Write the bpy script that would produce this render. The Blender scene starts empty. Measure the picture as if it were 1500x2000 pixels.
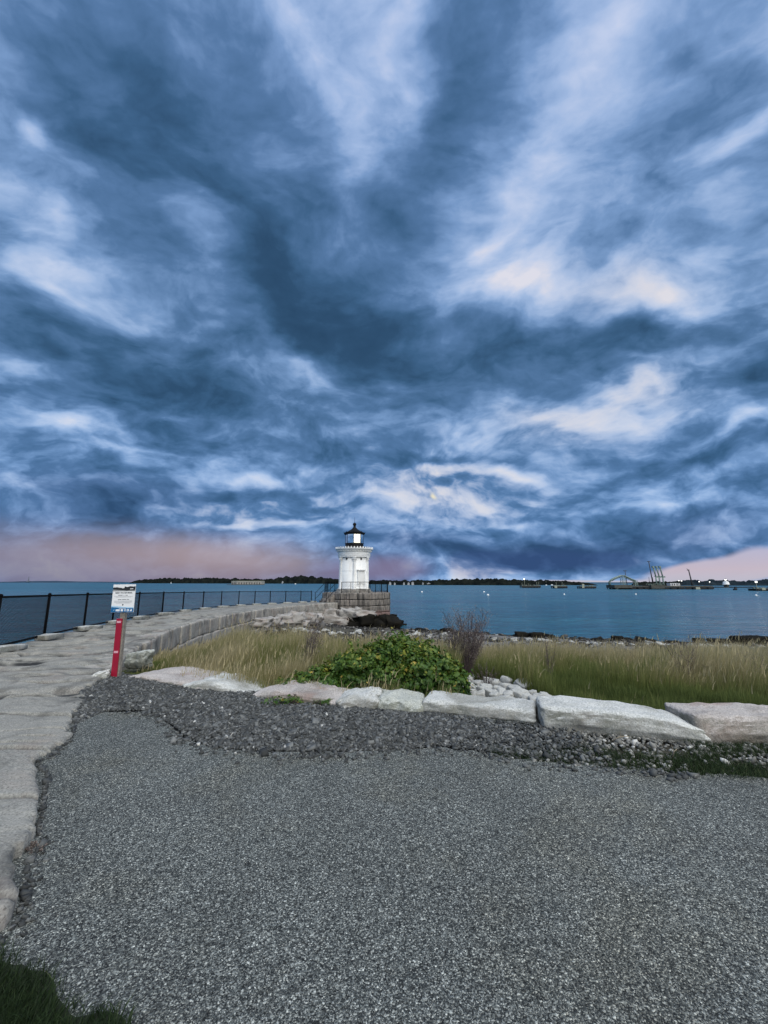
import bpy, math, random
import numpy as np

# ------------------------------------------------------------------ scene, camera, light, exposure
scene = bpy.context.scene
COL = scene.collection
R = math.radians
EYE = 1.6                     # eye above the asphalt
FPX = 780.0                   # focal length in photo pixels (1500 x 2000)
HOR = 1137.0                  # row of the true horizon
PITCH = math.atan((HOR - 1000.0) / FPX)
CP, SP = math.cos(PITCH), math.sin(PITCH)
SEA = -3.5                    # water level

cam_d = bpy.data.cameras.new('camera')
cam_d.sensor_fit = 'VERTICAL'
cam_d.sensor_height = 36.0
cam_d.lens = 36.0 * FPX / 2000.0
cam_d.clip_start = 0.05
cam_d.clip_end = 60000
cam = bpy.data.objects.new('camera', cam_d)
COL.objects.link(cam)
cam.location = (0, 0, EYE)
cam.rotation_euler = (math.pi / 2 + PITCH, 0, 0)
scene.camera = cam

EXPO = 1.0
scene.view_settings.view_transform = 'Standard'
scene.view_settings.look = 'None'
scene.view_settings.exposure = EXPO
scene.view_settings.gamma = 1.0
scene.view_settings.use_curve_mapping = False
scene.cycles.use_denoising = True
scene.cycles.use_adaptive_sampling = False
scene.cycles.denoiser = 'OPENIMAGEDENOISE'
scene.cycles.denoising_input_passes = 'RGB_ALBEDO_NORMAL'
scene.cycles.denoising_prefilter = 'ACCURATE'
scene.cycles.max_bounces = 6
scene.cycles.diffuse_bounces = 3
scene.cycles.glossy_bounces = 3
scene.cycles.transmission_bounces = 4
scene.cycles.transparent_max_bounces = 8
scene.cycles.caustics_reflective = False
scene.cycles.caustics_refractive = False
scene.cycles.sample_clamp_indirect = 4.0

SUN_EL, SUN_AZ = R(58), R(152)      # azimuth clockwise from +Y: the light comes from behind the viewer
sun_d = bpy.data.lights.new('sun', 'SUN')
sun_d.energy = 0.8
sun_d.angle = R(55)
sun_d.color = (1.0, 0.95, 0.93)
sun = bpy.data.objects.new('sun', sun_d)
COL.objects.link(sun)
sun.rotation_euler = (math.pi / 2 - SUN_EL, 0, math.pi - SUN_AZ)


def lin(r, g, b):
    f = lambda c: (c / 255 / 12.92) if c / 255 <= 0.04045 else ((c / 255 + 0.055) / 1.055) ** 2.4
    return (f(r), f(g), f(b), 1.0)


def ray(px, py):
    """direction of a photo pixel, unnormalised (depth along the optical axis = 1)"""
    r, u = (px - 750.0) / FPX, (1000.0 - py) / FPX
    return np.array([r, CP - SP * u, SP + CP * u])


def P(px, py, z=0.0):
    """where the sight line of a pixel meets the level z"""
    d = ray(px, py)
    s = (z - EYE) / d[2]
    return (d[0] * s, d[1] * s, z)


def PD(px, py, depth):
    d = ray(px, py) * depth
    return (d[0], d[1], d[2] + EYE)


class NG:
    """small helper to write node graphs"""
    def __init__(s, tree):
        s.t = tree

    def n(s, kind, **kw):
        nd = s.t.nodes.new(kind)
        for k, v in kw.items():
            setattr(nd, k, v)
        return nd

    def put(s, sock, v):
        if isinstance(v, bpy.types.NodeSocket):
            s.t.links.new(v, sock)
        elif v is not None:
            if hasattr(sock.default_value, '__len__') and not hasattr(v, '__len__'):
                v = (v,) * len(sock.default_value)
            sock.default_value = v

    def m(s, op, a, b=None, c=None, clamp=False):
        nd = s.n('ShaderNodeMath', operation=op, use_clamp=clamp)
        for i, v in enumerate((a, b, c)):
            if v is not None:
                s.put(nd.inputs[i], v)
        return nd.outputs[0]

    def vm(s, op, a, b=None, out=0, scale=None):
        nd = s.n('ShaderNodeVectorMath', operation=op)
        s.put(nd.inputs[0], a)
        if b is not None:
            s.put(nd.inputs[1], b)
        if scale is not None:
            s.put(nd.inputs['Scale'], scale)
        return nd.outputs['Value'] if op in ('DOT_PRODUCT', 'LENGTH') else nd.outputs[0]

    def xyz(s, v):
        nd = s.n('ShaderNodeSeparateXYZ')
        s.put(nd.inputs[0], v)
        return nd.outputs

    def comb(s, x, y, z):
        nd = s.n('ShaderNodeCombineXYZ')
        for i, v in enumerate((x, y, z)):
            s.put(nd.inputs[i], v)
        return nd.outputs[0]

    def noise(s, vec, scale, detail=4, rough=0.5, dist=0.0, color=False):
        nd = s.n('ShaderNodeTexNoise')
        s.put(nd.inputs['Vector'], vec)
        nd.inputs['Scale'].default_value = scale
        nd.inputs['Detail'].default_value = detail
        nd.inputs['Roughness'].default_value = rough
        nd.inputs['Distortion'].default_value = dist
        return nd.outputs['Color'] if color else nd.outputs[0]

    def vor(s, vec, scale, feature='F1', rnd=1.0):
        nd = s.n('ShaderNodeTexVoronoi', feature=feature)
        s.put(nd.inputs['Vector'], vec)
        nd.inputs['Scale'].default_value = scale
        nd.inputs['Randomness'].default_value = rnd
        return nd

    def ramp(s, fac, stops, interp='LINEAR'):
        nd = s.n('ShaderNodeValToRGB')
        nd.color_ramp.interpolation = interp
        el = nd.color_ramp.elements
        while len(el) < len(stops):
            el.new(0.5)
        for e, (p, c) in zip(el, stops):
            e.position = p
            e.color = c if len(c) == 4 else (*c, 1)
        s.put(nd.inputs[0], fac)
        return nd.outputs[0]

    def mix(s, fac, a, b, blend='MIX'):
        nd = s.n('ShaderNodeMix', data_type='RGBA', blend_type=blend)
        s.put(nd.inputs[0], fac)
        s.put(nd.inputs[6], a if isinstance(a, bpy.types.NodeSocket) or len(a) == 4 else (*a, 1))
        s.put(nd.inputs[7], b if isinstance(b, bpy.types.NodeSocket) or len(b) == 4 else (*b, 1))
        return nd.outputs[2]

    def maprange(s, v, a, b, c=0.0, d=1.0, smooth=False):
        nd = s.n('ShaderNodeMapRange', interpolation_type='SMOOTHSTEP' if smooth else 'LINEAR')
        s.put(nd.inputs[0], v)
        for i, k in enumerate((a, b, c, d)):
            s.put(nd.inputs[1 + i], k)
        return nd.outputs[0]


# ------------------------------------------------------------------ sky: storm clouds at dusk over a clear-sky base
def chart(px, py):
    d = ray(px, py)
    d = d / np.linalg.norm(d)
    return np.array([d[0], d[2]]) / (1 + d[1])


def build_sky():
    w = bpy.data.worlds.new('World')
    scene.world = w
    w.use_nodes = True
    t = w.node_tree
    t.nodes.clear()
    g = NG(t)
    d = g.n('ShaderNodeTexCoord').outputs['Generated']
    d = g.vm('NORMALIZE', d)
    x, y, z = g.xyz(d)
    zp = g.m('MAXIMUM', z, 0.0)
    k = g.m('MAXIMUM', g.m('ADD', y, 1.0), 0.06)
    qx, qz = g.m('DIVIDE', x, k), g.m('DIVIDE', z, k)
    # the cloud deck as a level sheet overhead
    zc = g.m('ADD', zp, 0.13)
    u, v = g.m('DIVIDE', x, zc), g.m('DIVIDE', y, zc)
    deck = g.comb(u, g.m('MULTIPLY', v, 0.85), 0.0)
    lump = g.comb(g.m('MULTIPLY', qx, 5.0), g.m('MULTIPLY', qz, 8.5), 1.7)      # heaped clouds low over the water
    hi = g.maprange(zp, 0.12, 0.75, 0.0, 1.0, True)
    w1 = g.noise(g.vm('ADD', lump, (2.0, 5.0, 7.0)), 0.45, 4, 0.5, 0.0, True)
    w2 = g.noise(lump, 0.9, 5, 0.5, 0.3, True)
    low = g.maprange(zp, 0.0, 0.55, 0.10, 1.0)
    warp1 = g.vm('SCALE', g.vm('SUBTRACT', w1, (0.5, 0.5, 0.5)), scale=g.m('MULTIPLY', low, 0.13))
    warp2 = g.vm('SCALE', g.vm('SUBTRACT', w2, (0.5, 0.5, 0.5)), scale=g.maprange(zp, 0.0, 0.3, 0.05, 0.20))
    q = g.vm('ADD', g.comb(qx, qz, 0.0), g.vm('ADD', warp1, warp2))
    q = g.vm('MULTIPLY', q, (1, 1, 0))
    q0 = g.vm('ADD', g.comb(qx, qz, 0.0), g.vm('SCALE', g.vm('MULTIPLY', warp2, (1, 0.6, 0)), scale=0.5))

    def blobs(spec, start, q=q):
        acc = start
        qa = g.xyz(q)
        for (cx, cy, rx, ry, ang, wt) in spec:
            c = chart(cx, cy)
            ca, sa = math.cos(R(ang)), math.sin(R(ang))
            e1 = (chart(cx + 20 * ca, cy + 20 * sa) - chart(cx - 20 * ca, cy - 20 * sa)) / 40 * rx
            e2 = (chart(cx - 20 * sa, cy + 20 * ca) - chart(cx + 20 * sa, cy - 20 * ca)) / 40 * ry
            mp = g.n('ShaderNodeMapping', vector_type='TEXTURE')
            g.put(mp.inputs['Vector'], g.comb(qa[0], qa[1], acc))   # taking acc along keeps the blobs in sequence
            mp.inputs['Location'].default_value = (c[0], c[1], 0)
            mp.inputs['Rotation'].default_value = (0, 0, math.atan2(e1[1], e1[0]))
            mp.inputs['Scale'].default_value = (np.linalg.norm(e1), np.linalg.norm(e2), 1e6)
            r2 = g.vm('DOT_PRODUCT', mp.outputs[0], mp.outputs[0])
            acc = g.m('MULTIPLY_ADD', g.m('POWER', 0.08, r2), wt, acc)
        return acc

    # (x, y, half length, half width, angle, weight) of the light and dark masses
    dark = [
        (520, 480, 620, 280, 50, -0.36), (230, 250, 340, 210, 45, -0.20), (150, 660, 260, 90, 10, -0.10), (330, 770, 380, 130, 16, -0.34), (680, 640, 330, 150, 25, -0.30),
        (900, 230, 460, 130, 102, -0.34), (80, 120, 200, 110, 50, -0.20), (160, 300, 260, 110, 40, -0.10),
        (120, 640, 280, 70, 5, -0.18), (1150, 450, 180, 60, -12, -0.18), (1150, 700, 380, 75, -4, -0.34),
        (1430, 740, 200, 80, 0, -0.24), (1350, 180, 300, 90, 118, -0.10), (300, 955, 460, 45, 3, -0.26),
        (420, 860, 300, 50, 6, -0.16), (740, 890, 280, 34, -4, -0.26), (1320, 900, 300, 34, -5, -0.26),
        (1250, 1010, 360, 44, 0, -0.32), (900, 1070, 300, 40, 0, -0.34), (1080, 1085, 260, 44, 0, -0.42),
        (1380, 1055, 180, 22, 0, -0.16), (250, 1010, 420, 22, 2, -0.12), (620, 1055, 160, 16, 0, -0.10),
        (1090, 840, 170, 34, 0, -0.10), (30, 930, 180, 40, 0, -0.10),
    ]
    light = [
        (640, 130, 240, 80, 72, 0.23), (560, 20, 150, 70, 40, 0.18), (800, 30, 120, 60, 110, 0.20),
        (700, 320, 190, 60, 85, 0.12),
        (1100, 240, 350, 110, 117, 0.27), (1090, 570, 330, 110, -12, 0.18), (330, 100, 160, 90, 30, 0.12), (740, 90, 190, 140, 0, 0.16), (1330, 620, 200, 120, 0, 0.14), (1230, 40, 150, 60, 118, 0.06), (970, 470, 130, 40, 118, 0.25),
        (1480, 200, 110, 70, 100, 0.30), (1270, 580, 150, 60, -10, 0.26), (1000, 550, 190, 45, -40, 0.24),
        (1440, 440, 150, 60, 120, 0.22), (110, 540, 180, 48, 16, 0.36), (40, 240, 110, 60, 60, 0.30),
        (20, 420, 90, 60, 60, 0.22), (390, 470, 170, 75, 40, 0.30), (330, 370, 90, 30, 30, 0.1),
        (620, 715, 160, 34, 28, 0.30), (780, 740, 80, 30, 10, 0.18), (120, 830, 220, 40, 4, 0.36),
        (60, 740, 150, 28, 0, 0.2),
        (1170, 800, 130, 30, -8, 0.18), (930, 850, 150, 26, -12, 0.30), (760, 830, 110, 24, 0, 0.26),
        (1430, 860, 130, 28, -8, 0.28), (890, 915, 190, 30, -6, 0.26), (850, 975, 190, 26, 0, 0.24),
        (500, 940, 150, 22, 0, 0.30), (1040, 920, 110, 20, 0, 0.26), (1290, 985, 130, 16, 0, 0.22),
        (500, 1030, 150, 15, 2, 0.30), (380, 990, 160, 12, 0, 0.12), (1030, 1012, 140, 12, 0, 0.26),
        (680, 975, 130, 18, 0, 0.24), (240, 880, 190, 18, 4, 0.16), (1300, 1120, 260, 26, 0, 0.2),
        (640, 800, 200, 26, 6, 0.12),
    ]
    val = blobs(dark + light, 0.52)
    f1 = g.noise(deck, 1.9, 8, 0.55, 0.3)
    f0 = g.noise(g.vm('ADD', lump, (4.4, 6.1, 3.0)), 0.62, 7, 0.5, 0.2)
    f2 = g.noise(g.vm('ADD', lump, (3.1, 9.2, 1.0)), 1.3, 9, 0.56, 0.2)
    f3 = g.noise(g.vm('ADD', lump, (8.1, 1.2, 5.0)), 3.4, 7, 0.56, 0.3)
    val = g.m('MULTIPLY_ADD', g.m('SUBTRACT', f1, 0.5), g.maprange(zp, 0.05, 0.6, 0.05, 0.10), val)
    val = g.m('MULTIPLY_ADD', g.m('SUBTRACT', f0, 0.5), g.maprange(zp, 0.1, 0.7, 0.2, 0.36), val)
    val = g.m('MULTIPLY_ADD', g.m('SUBTRACT', f2, 0.5), g.maprange(zp, 0.0, 0.8, 0.55, 0.18), val)
    val = g.m('MULTIPLY_ADD', g.m('SUBTRACT', f3, 0.5), g.maprange(zp, 0.0, 0.8, 0.42, 0.14), val)
    f4 = g.noise(g.vm('ADD', lump, g.vm('SCALE', w2, scale=0.5)), 8.5, 6, 0.6, 0.0)
    val = g.m('MULTIPLY_ADD', g.m('SUBTRACT', f4, 0.5), g.maprange(zp, 0.0, 0.8, 0.26, 0.12), val)
    # rounded heaps with dark creases between them
    puff = None
    lw = g.vm('ADD', lump, g.vm('SCALE', g.vm('SUBTRACT', w2, (0.5, 0.5, 0.5)), scale=0.7))
    for sc, wt in ((0.85, 1.0), (1.9, 0.55), (4.1, 0.32), (8.6, 0.18)):
        a = g.m('ABSOLUTE', g.m('MULTIPLY_ADD', g.noise(g.vm('ADD', lw, (sc, 3.3 * sc, 0.0)), sc, 1, 0.4), 2.0, -1.0))
        puff = g.m('MULTIPLY', a, wt) if puff is None else g.m('MULTIPLY_ADD', a, wt, puff)
    val = g.m('MULTIPLY_ADD', g.m('SUBTRACT', puff, 0.42), g.maprange(zp, 0.0, 0.8, 0.42, 0.24), val)
    # heaped tops catch light, their undersides stay dark
    lump2 = g.vm('ADD', lump, g.vm('SCALE', g.vm('SUBTRACT', w2, (0.5, 0.5, 0.5)), scale=0.9))
    def relief(sc, off, det):
        a = g.noise(lump2, sc, det, 0.55, 0.2)
        b = g.noise(g.vm('ADD', lump2, (0.35 * off, off, 0.0)), sc, det, 0.55, 0.2)
        return g.m('SUBTRACT', a, b)
    val = g.m('MULTIPLY_ADD', relief(1.5, 0.30, 5), g.maprange(zp, 0.0, 0.75, 1.25, 0.40), val)
    val = g.m('MULTIPLY_ADD', relief(3.6, 0.11, 5), g.maprange(zp, 0.0, 0.6, 1.0, 0.24), val)
    tone = g.maprange(val, -0.28, 1.0, 0.0, 1.0)
    sh = lambda p: (p + 0.28) / 1.28
    cloud = g.ramp(tone, [(0.0, lin(38, 68, 98)), (sh(0.0), lin(47, 80, 113)), (sh(0.16), lin(60, 97, 135)), (sh(0.36), lin(84, 121, 165)),
                          (sh(0.52), lin(117, 153, 199)), (sh(0.68), lin(156, 185, 225)), (sh(0.84), lin(192, 211, 241)), (1.0, lin(228, 232, 245))])
    cloud = g.vm('MULTIPLY', cloud, g.ramp(zp, [(0.05, (0.94, 1.0, 1.04)), (0.45, (1.03, 1.0, 0.98)), (0.85, (1.07, 1.01, 1.01))]))
    # warmer light low over the water, where the moon stands behind the cloud
    warm = blobs([(870, 950, 260, 90, 0, 0.9), (500, 1000, 260, 60, 0, 0.7), (1200, 560, 200, 90, 0, 0.4),
                  (1120, 810, 220, 60, 0, 0.5)], 0.0)
    warm = g.m('MULTIPLY', warm, g.maprange(val, 0.42, 0.8, 0.0, 1.0))
    cloud = g.mix(g.m('MINIMUM', warm, 0.85), cloud, lin(236, 228, 226))
    violet = blobs([(1050, 1075, 280, 50, 0, 1.0), (780, 1060, 160, 40, 0, 0.6), (1350, 1040, 220, 60, 0, 0.55), (200, 980, 360, 50, 0, 0.45)], 0.0)
    cloud = g.mix(g.m('MULTIPLY', g.m('MINIMUM', violet, 1.0), 0.75), cloud,
                  g.ramp(val, [(0.0, lin(52, 78, 120)), (0.35, lin(82, 106, 150)), (0.65, lin(146, 158, 190)), (1.0, lin(226, 216, 222))]))
    # rain-filled pink air under the deck
    pink = blobs([(120, 1104, 720, 126, 2, 1.7), (500, 1110, 330, 96, 3, 1.0)], 0.0, q0)
    pink = g.m('MULTIPLY_ADD', g.m('SUBTRACT', f2, 0.5), 0.9, pink)
    pink = g.maprange(pink, 0.15, 1.7, 0.0, 0.86, True)
    pinkc = g.ramp(g.maprange(z, 0.0, 0.13), [(0.0, lin(138, 124, 140)), (0.35, lin(168, 149, 153)), (0.7, lin(178, 158, 160)), (1.0, lin(158, 144, 160))])
    pinkc = g.mix(g.maprange(qx, -0.22, -0.42, 0.0, 0.6), pinkc, lin(112, 114, 142))
    cloud = g.mix(pink, cloud, pinkc)
    mauve = blobs([(770, 1110, 130, 50, 0, 1.0), (650, 1115, 120, 50, 0, 0.7)], 0.0, q0)
    cloud = g.mix(g.maprange(mauve, 0.15, 1.1, 0.0, 0.85, True), cloud, lin(128, 117, 146))
    blue_rain = blobs([(920, 1105, 110, 60, 0, 1.0), (1060, 1092, 190, 44, 0, 1.0), (1200, 1090, 90, 30, 0, 0.8)], 0.0, q0)
    cloud = g.mix(g.maprange(blue_rain, 0.35, 0.9, 0.0, 0.85, True), cloud, g.ramp(val, [(-0.0, lin(52, 78, 122)), (0.25, lin(66, 95, 142)), (0.5, lin(108, 130, 172)), (0.8, lin(190, 190, 210))]))
    gap = blobs([(1110, 1136, 230, 12, 0, 1.1), (1370, 1118, 200, 44, -2, 1.3), (1490, 1090, 110, 50, 0, 0.8), (1250, 1085, 60, 26, 0, -0.8)], 0.0, q0)
    cloud = g.mix(g.maprange(gap, 0.35, 0.75, 0.0, 0.95, True), cloud,
                  g.ramp(g.maprange(z, 0.0, 0.06), [(0.0, lin(190, 188, 202)), (0.4, lin(200, 186, 198)), (1.0, lin(186, 184, 208))]))
    moon = blobs([(838, 967, 9, 8, 0, 0.75)], 0.0, q0)
    cloud = g.mix(g.m('MINIMUM', moon, 1.0), cloud, lin(252, 240, 196))
    # clear-sky base shows through a little where the deck is thin
    sky = g.n('ShaderNodeTexSky', sky_type='NISHITA', sun_disc=False)
    sky.sun_elevation = SUN_EL
    sky.sun_rotation = SUN_AZ
    clear = g.vm('SCALE', sky.outputs[0], scale=0.06)
    thin = g.maprange(val, 0.62, 0.95, 0.0, 0.12)
    cloud = g.mix(thin, cloud, clear)
    # western sky boosted behind and above the viewer, unseen, added to light the ground
    bk = g.vm('DOT_PRODUCT', d, tuple(np.array([0.22, -0.52, 0.82]) / np.linalg.norm([0.22, -0.52, 0.82])))
    bk = g.maprange(bk, 0.56, 0.90, 0.0, 1.0, True)
    cloud = g.mix(bk, cloud, (1.50, 1.58, 1.56, 1))
    # the low western afterglow on the right, behind the viewer
    ag = g.vm('DOT_PRODUCT', d, tuple(np.array([0.66, -0.75, 0.10]) / np.linalg.norm([0.66, -0.75, 0.10])))
    cloud = g.mix(g.maprange(ag, 0.90, 0.985, 0.0, 1.0, True), cloud, (2.6, 2.35, 1.85, 1))
    bg = g.n('ShaderNodeBackground')
    g.put(bg.inputs[0], cloud)
    bg.inputs[1].default_value = 1.0 / 2 ** EXPO
    out = g.n('ShaderNodeOutputWorld')
    t.links.new(bg.outputs[0], out.inputs[0])
    w.cycles.sampling_method = 'MANUAL'
    w.cycles.sample_map_resolution = 512


build_sky()


# ------------------------------------------------------------------ helpers: noise, meshes, things
def _hash(ix, iy, iz, seed):
    h = (ix * 374761393 + iy * 668265263 + iz * 2147483647 + seed * 1274126177) & 0xFFFFFFFF
    h = ((h ^ (h >> 13)) * 1274126177) & 0xFFFFFFFF
    h = ((h ^ (h >> 16)) * 2246822519) & 0xFFFFFFFF
    return ((h ^ (h >> 15)) & 0xFFFF) / 65535.0


def vnoise(p, seed=0):
    p = np.asarray(p, float)
    i = np.floor(p).astype(np.int64)
    f = p - i
    f = f * f * f * (f * (f * 6 - 15) + 10)
    r = 0
    for dx in (0, 1):
        wx = f[:, 0] if dx else 1 - f[:, 0]
        for dy in (0, 1):
            wy = f[:, 1] if dy else 1 - f[:, 1]
            for dz in (0, 1):
                wz = f[:, 2] if dz else 1 - f[:, 2]
                r = r + wx * wy * wz * _hash(i[:, 0] + dx, i[:, 1] + dy, i[:, 2] + dz, seed)
    return r * 2 - 1


def fbm(p, seed=0, octaves=4, gain=0.5):
    a, s, r = 1.0, 1.0, 0
    p = np.asarray(p, float)
    for k in range(octaves):
        r = r + a * vnoise(p * s + 13.7 * k, seed + k)
        a *= gain
        s *= 2.03
    return r


def link(name, me, mats, parent=None, loc=None):
    for m in (mats if isinstance(mats, (list, tuple)) else [mats]):
        me.materials.append(m)
    o = bpy.data.objects.new(name, me)
    COL.objects.link(o)
    if parent is not None:
        o.parent = parent
    if loc is not None:
        o.location = loc
    return o


def np_mesh(name, verts, loops, starts, smooth=False, mat_idx=None, attr=None):
    """fast mesh from flat arrays; attr = per-point float attributes"""
    me = bpy.data.meshes.new(name)
    verts = np.asarray(verts, np.float32)
    me.vertices.add(len(verts))
    me.vertices.foreach_set('co', verts.ravel())
    me.loops.add(len(loops))
    me.loops.foreach_set('vertex_index', np.asarray(loops, np.int32))
    me.polygons.add(len(starts))
    me.polygons.foreach_set('loop_start', np.asarray(starts, np.int32))
    me.update(calc_edges=True)
    if smooth:
        me.polygons.foreach_set('use_smooth', np.ones(len(starts), bool))
    for k, v in (attr or {}).items():
        a = me.attributes.new(k, 'FLOAT', 'POINT')
        a.data.foreach_set('value', np.asarray(v, np.float32))
    me.validate()
    return me


class MB:
    """collects boxes, tubes, lathes and prisms into one mesh"""
    def __init__(s):
        s.v, s.f, s.sm, s.mi = [], [], [], []

    def add(s, verts, faces, smooth=False, mi=0):
        b = len(s.v)
        s.v += [tuple(map(float, p)) for p in verts]
        s.f += [tuple(b + i for i in f) for f in faces]
        s.sm += [smooth] * len(faces)
        s.mi += [mi] * len(faces)
        return s

    def box(s, c, size, rz=0.0, bev=0.0, mi=0, taper=1.0):
        hx, hy, hz = (k / 2 for k in size)
        ca, sa = math.cos(rz), math.sin(rz)
        if bev <= 0:
            ring = lambda z, k: [(-hx * k, -hy * k, z), (hx * k, -hy * k, z), (hx * k, hy * k, z), (-hx * k, hy * k, z)]
            rings = [ring(-hz, 1), ring(hz, taper)]
        else:
            def ring8(z, ins, k=1.0):
                x, y, b = hx * k - ins, hy * k - ins, bev
                return [(-x + b, -y, z), (x - b, -y, z), (x, -y + b, z), (x, y - b, z), (x - b, y, z), (-x + b, y, z), (-x, y - b, z), (-x, -y + b, z)]
            rings = [ring8(-hz, bev * .7), ring8(-hz + bev, 0), ring8(hz - bev, 0, taper), ring8(hz, bev * .7, taper)]
        n = len(rings[0])
        vs = []
        for r in rings:
            for (x, y, z) in r:
                vs.append((c[0] + x * ca - y * sa, c[1] + x * sa + y * ca, c[2] + z))
        fs = [tuple(range(n))[::-1], tuple((len(rings) - 1) * n + i for i in range(n))]
        for k in range(len(rings) - 1):
            for i in range(n):
                j = (i + 1) % n
                fs.append((k * n + i, k * n + j, (k + 1) * n + j, (k + 1) * n + i))
        return s.add(vs, fs, False, mi)

    def tube(s, pts, rad, n=6, mi=0, cap=True, smooth=True):
        pts = [np.array(p, float) for p in pts]
        if not hasattr(rad, '__len__'):
            rad = [rad] * len(pts)
        vs, fs = [], []
        for i, p in enumerate(pts):
            t = pts[min(i + 1, len(pts) - 1)] - pts[max(i - 1, 0)]
            t = t / (np.linalg.norm(t) + 1e-9)
            a = np.cross(t, (0, 0, 1)) if abs(t[2]) < 0.9 else np.cross(t, (0, 1, 0))
            a = a / np.linalg.norm(a)
            b = np.cross(t, a)
            for k in range(n):
                th = 2 * math.pi * k / n + (math.pi / 4 if n == 4 else 0)
                vs.append(p + rad[i] * (math.cos(th) * a + math.sin(th) * b))
        for i in range(len(pts) - 1):
            for k in range(n):
                j = (k + 1) % n
                fs.append((i * n + k, (i + 1) * n + k, (i + 1) * n + j, i * n + j))
        if cap:
            fs.append(tuple(range(n)))
            fs.append(tuple((len(pts) - 1) * n + k for k in range(n))[::-1])
        return s.add(vs, fs, smooth and n > 4, mi)

    def lathe(s, prof, n=32, c=(0, 0, 0), mi=0, smooth=True, rot=0.0, close=True):
        vs, fs = [], []
        for (r, z) in prof:
            for k in range(n):
                th = 2 * math.pi * k / n + rot
                vs.append((c[0] + r * math.sin(th), c[1] - r * math.cos(th), c[2] + z))
        for i in range(len(prof) - 1):
            for k in range(n):
                j = (k + 1) % n
                fs.append((i * n + k, i * n + j, (i + 1) * n + j, (i + 1) * n + k))
        if close:
            fs.append(tuple(range(n))[::-1])
            fs.append(tuple((len(prof) - 1) * n + k for k in range(n)))
        return s.add(vs, fs, smooth, mi)

    def build(s, name, mats, parent=None, loc=None):
        me = bpy.data.meshes.new(name)
        me.from_pydata(s.v, [], s.f)
        me.polygons.foreach_set('use_smooth', s.sm)
        me.polygons.foreach_set('material_index', s.mi)
        me.update()
        return link(name, me, mats, parent, loc)


def tag(o, label=None, cat=None, group=None, kind=None):
    for k, v in (('label', label), ('category', cat), ('group', group), ('kind', kind)):
        if v:
            o[k] = v
    return o


def thing(name, label, cat, loc=(0, 0, 0), group=None):
    o = bpy.data.objects.new(name, None)
    o.empty_display_size = 0.2
    COL.objects.link(o)
    o.location = loc
    return tag(o, label, cat, group)


# ------------------------------------------------------------------ materials
def new_mat(name):
    m = bpy.data.materials.new(name)
    m.use_nodes = True
    t = m.node_tree
    t.nodes.clear()
    g = NG(t)
    b = g.n('ShaderNodeBsdfPrincipled')
    o = g.n('ShaderNodeOutputMaterial')
    t.links.new(b.outputs[0], o.inputs[0])
    return m, g, b


def plain(name, col, rough=0.6, metal=0.0, var=0.12, scale=6.0, bump=0.0, emit=None, spec=0.4):
    m, g, b = new_mat(name)
    c = g.n('ShaderNodeTexCoord').outputs['Object']
    n = g.noise(c, scale, 5, 0.6)
    f = g.maprange(n, 0.3, 0.7, 1 - var, 1 + var)
    g.put(b.inputs['Base Color'], g.vm('SCALE', tuple(col[:3]), scale=f))
    b.inputs['Roughness'].default_value = rough
    b.inputs['Metallic'].default_value = metal
    b.inputs['Specular IOR Level'].default_value = spec
    if bump:
        bp = g.n('ShaderNodeBump')
        bp.inputs['Strength'].default_value = bump
        bp.inputs['Distance'].default_value = 0.01
        g.put(bp.inputs['Height'], g.noise(c, scale * 6, 4, 0.6))
        g.put(b.inputs['Normal'], bp.outputs[0])
    if emit:
        b.inputs['Emission Color'].default_value = (*emit[:3], 1)
        b.inputs['Emission Strength'].default_value = emit[3]
    return m


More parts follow.
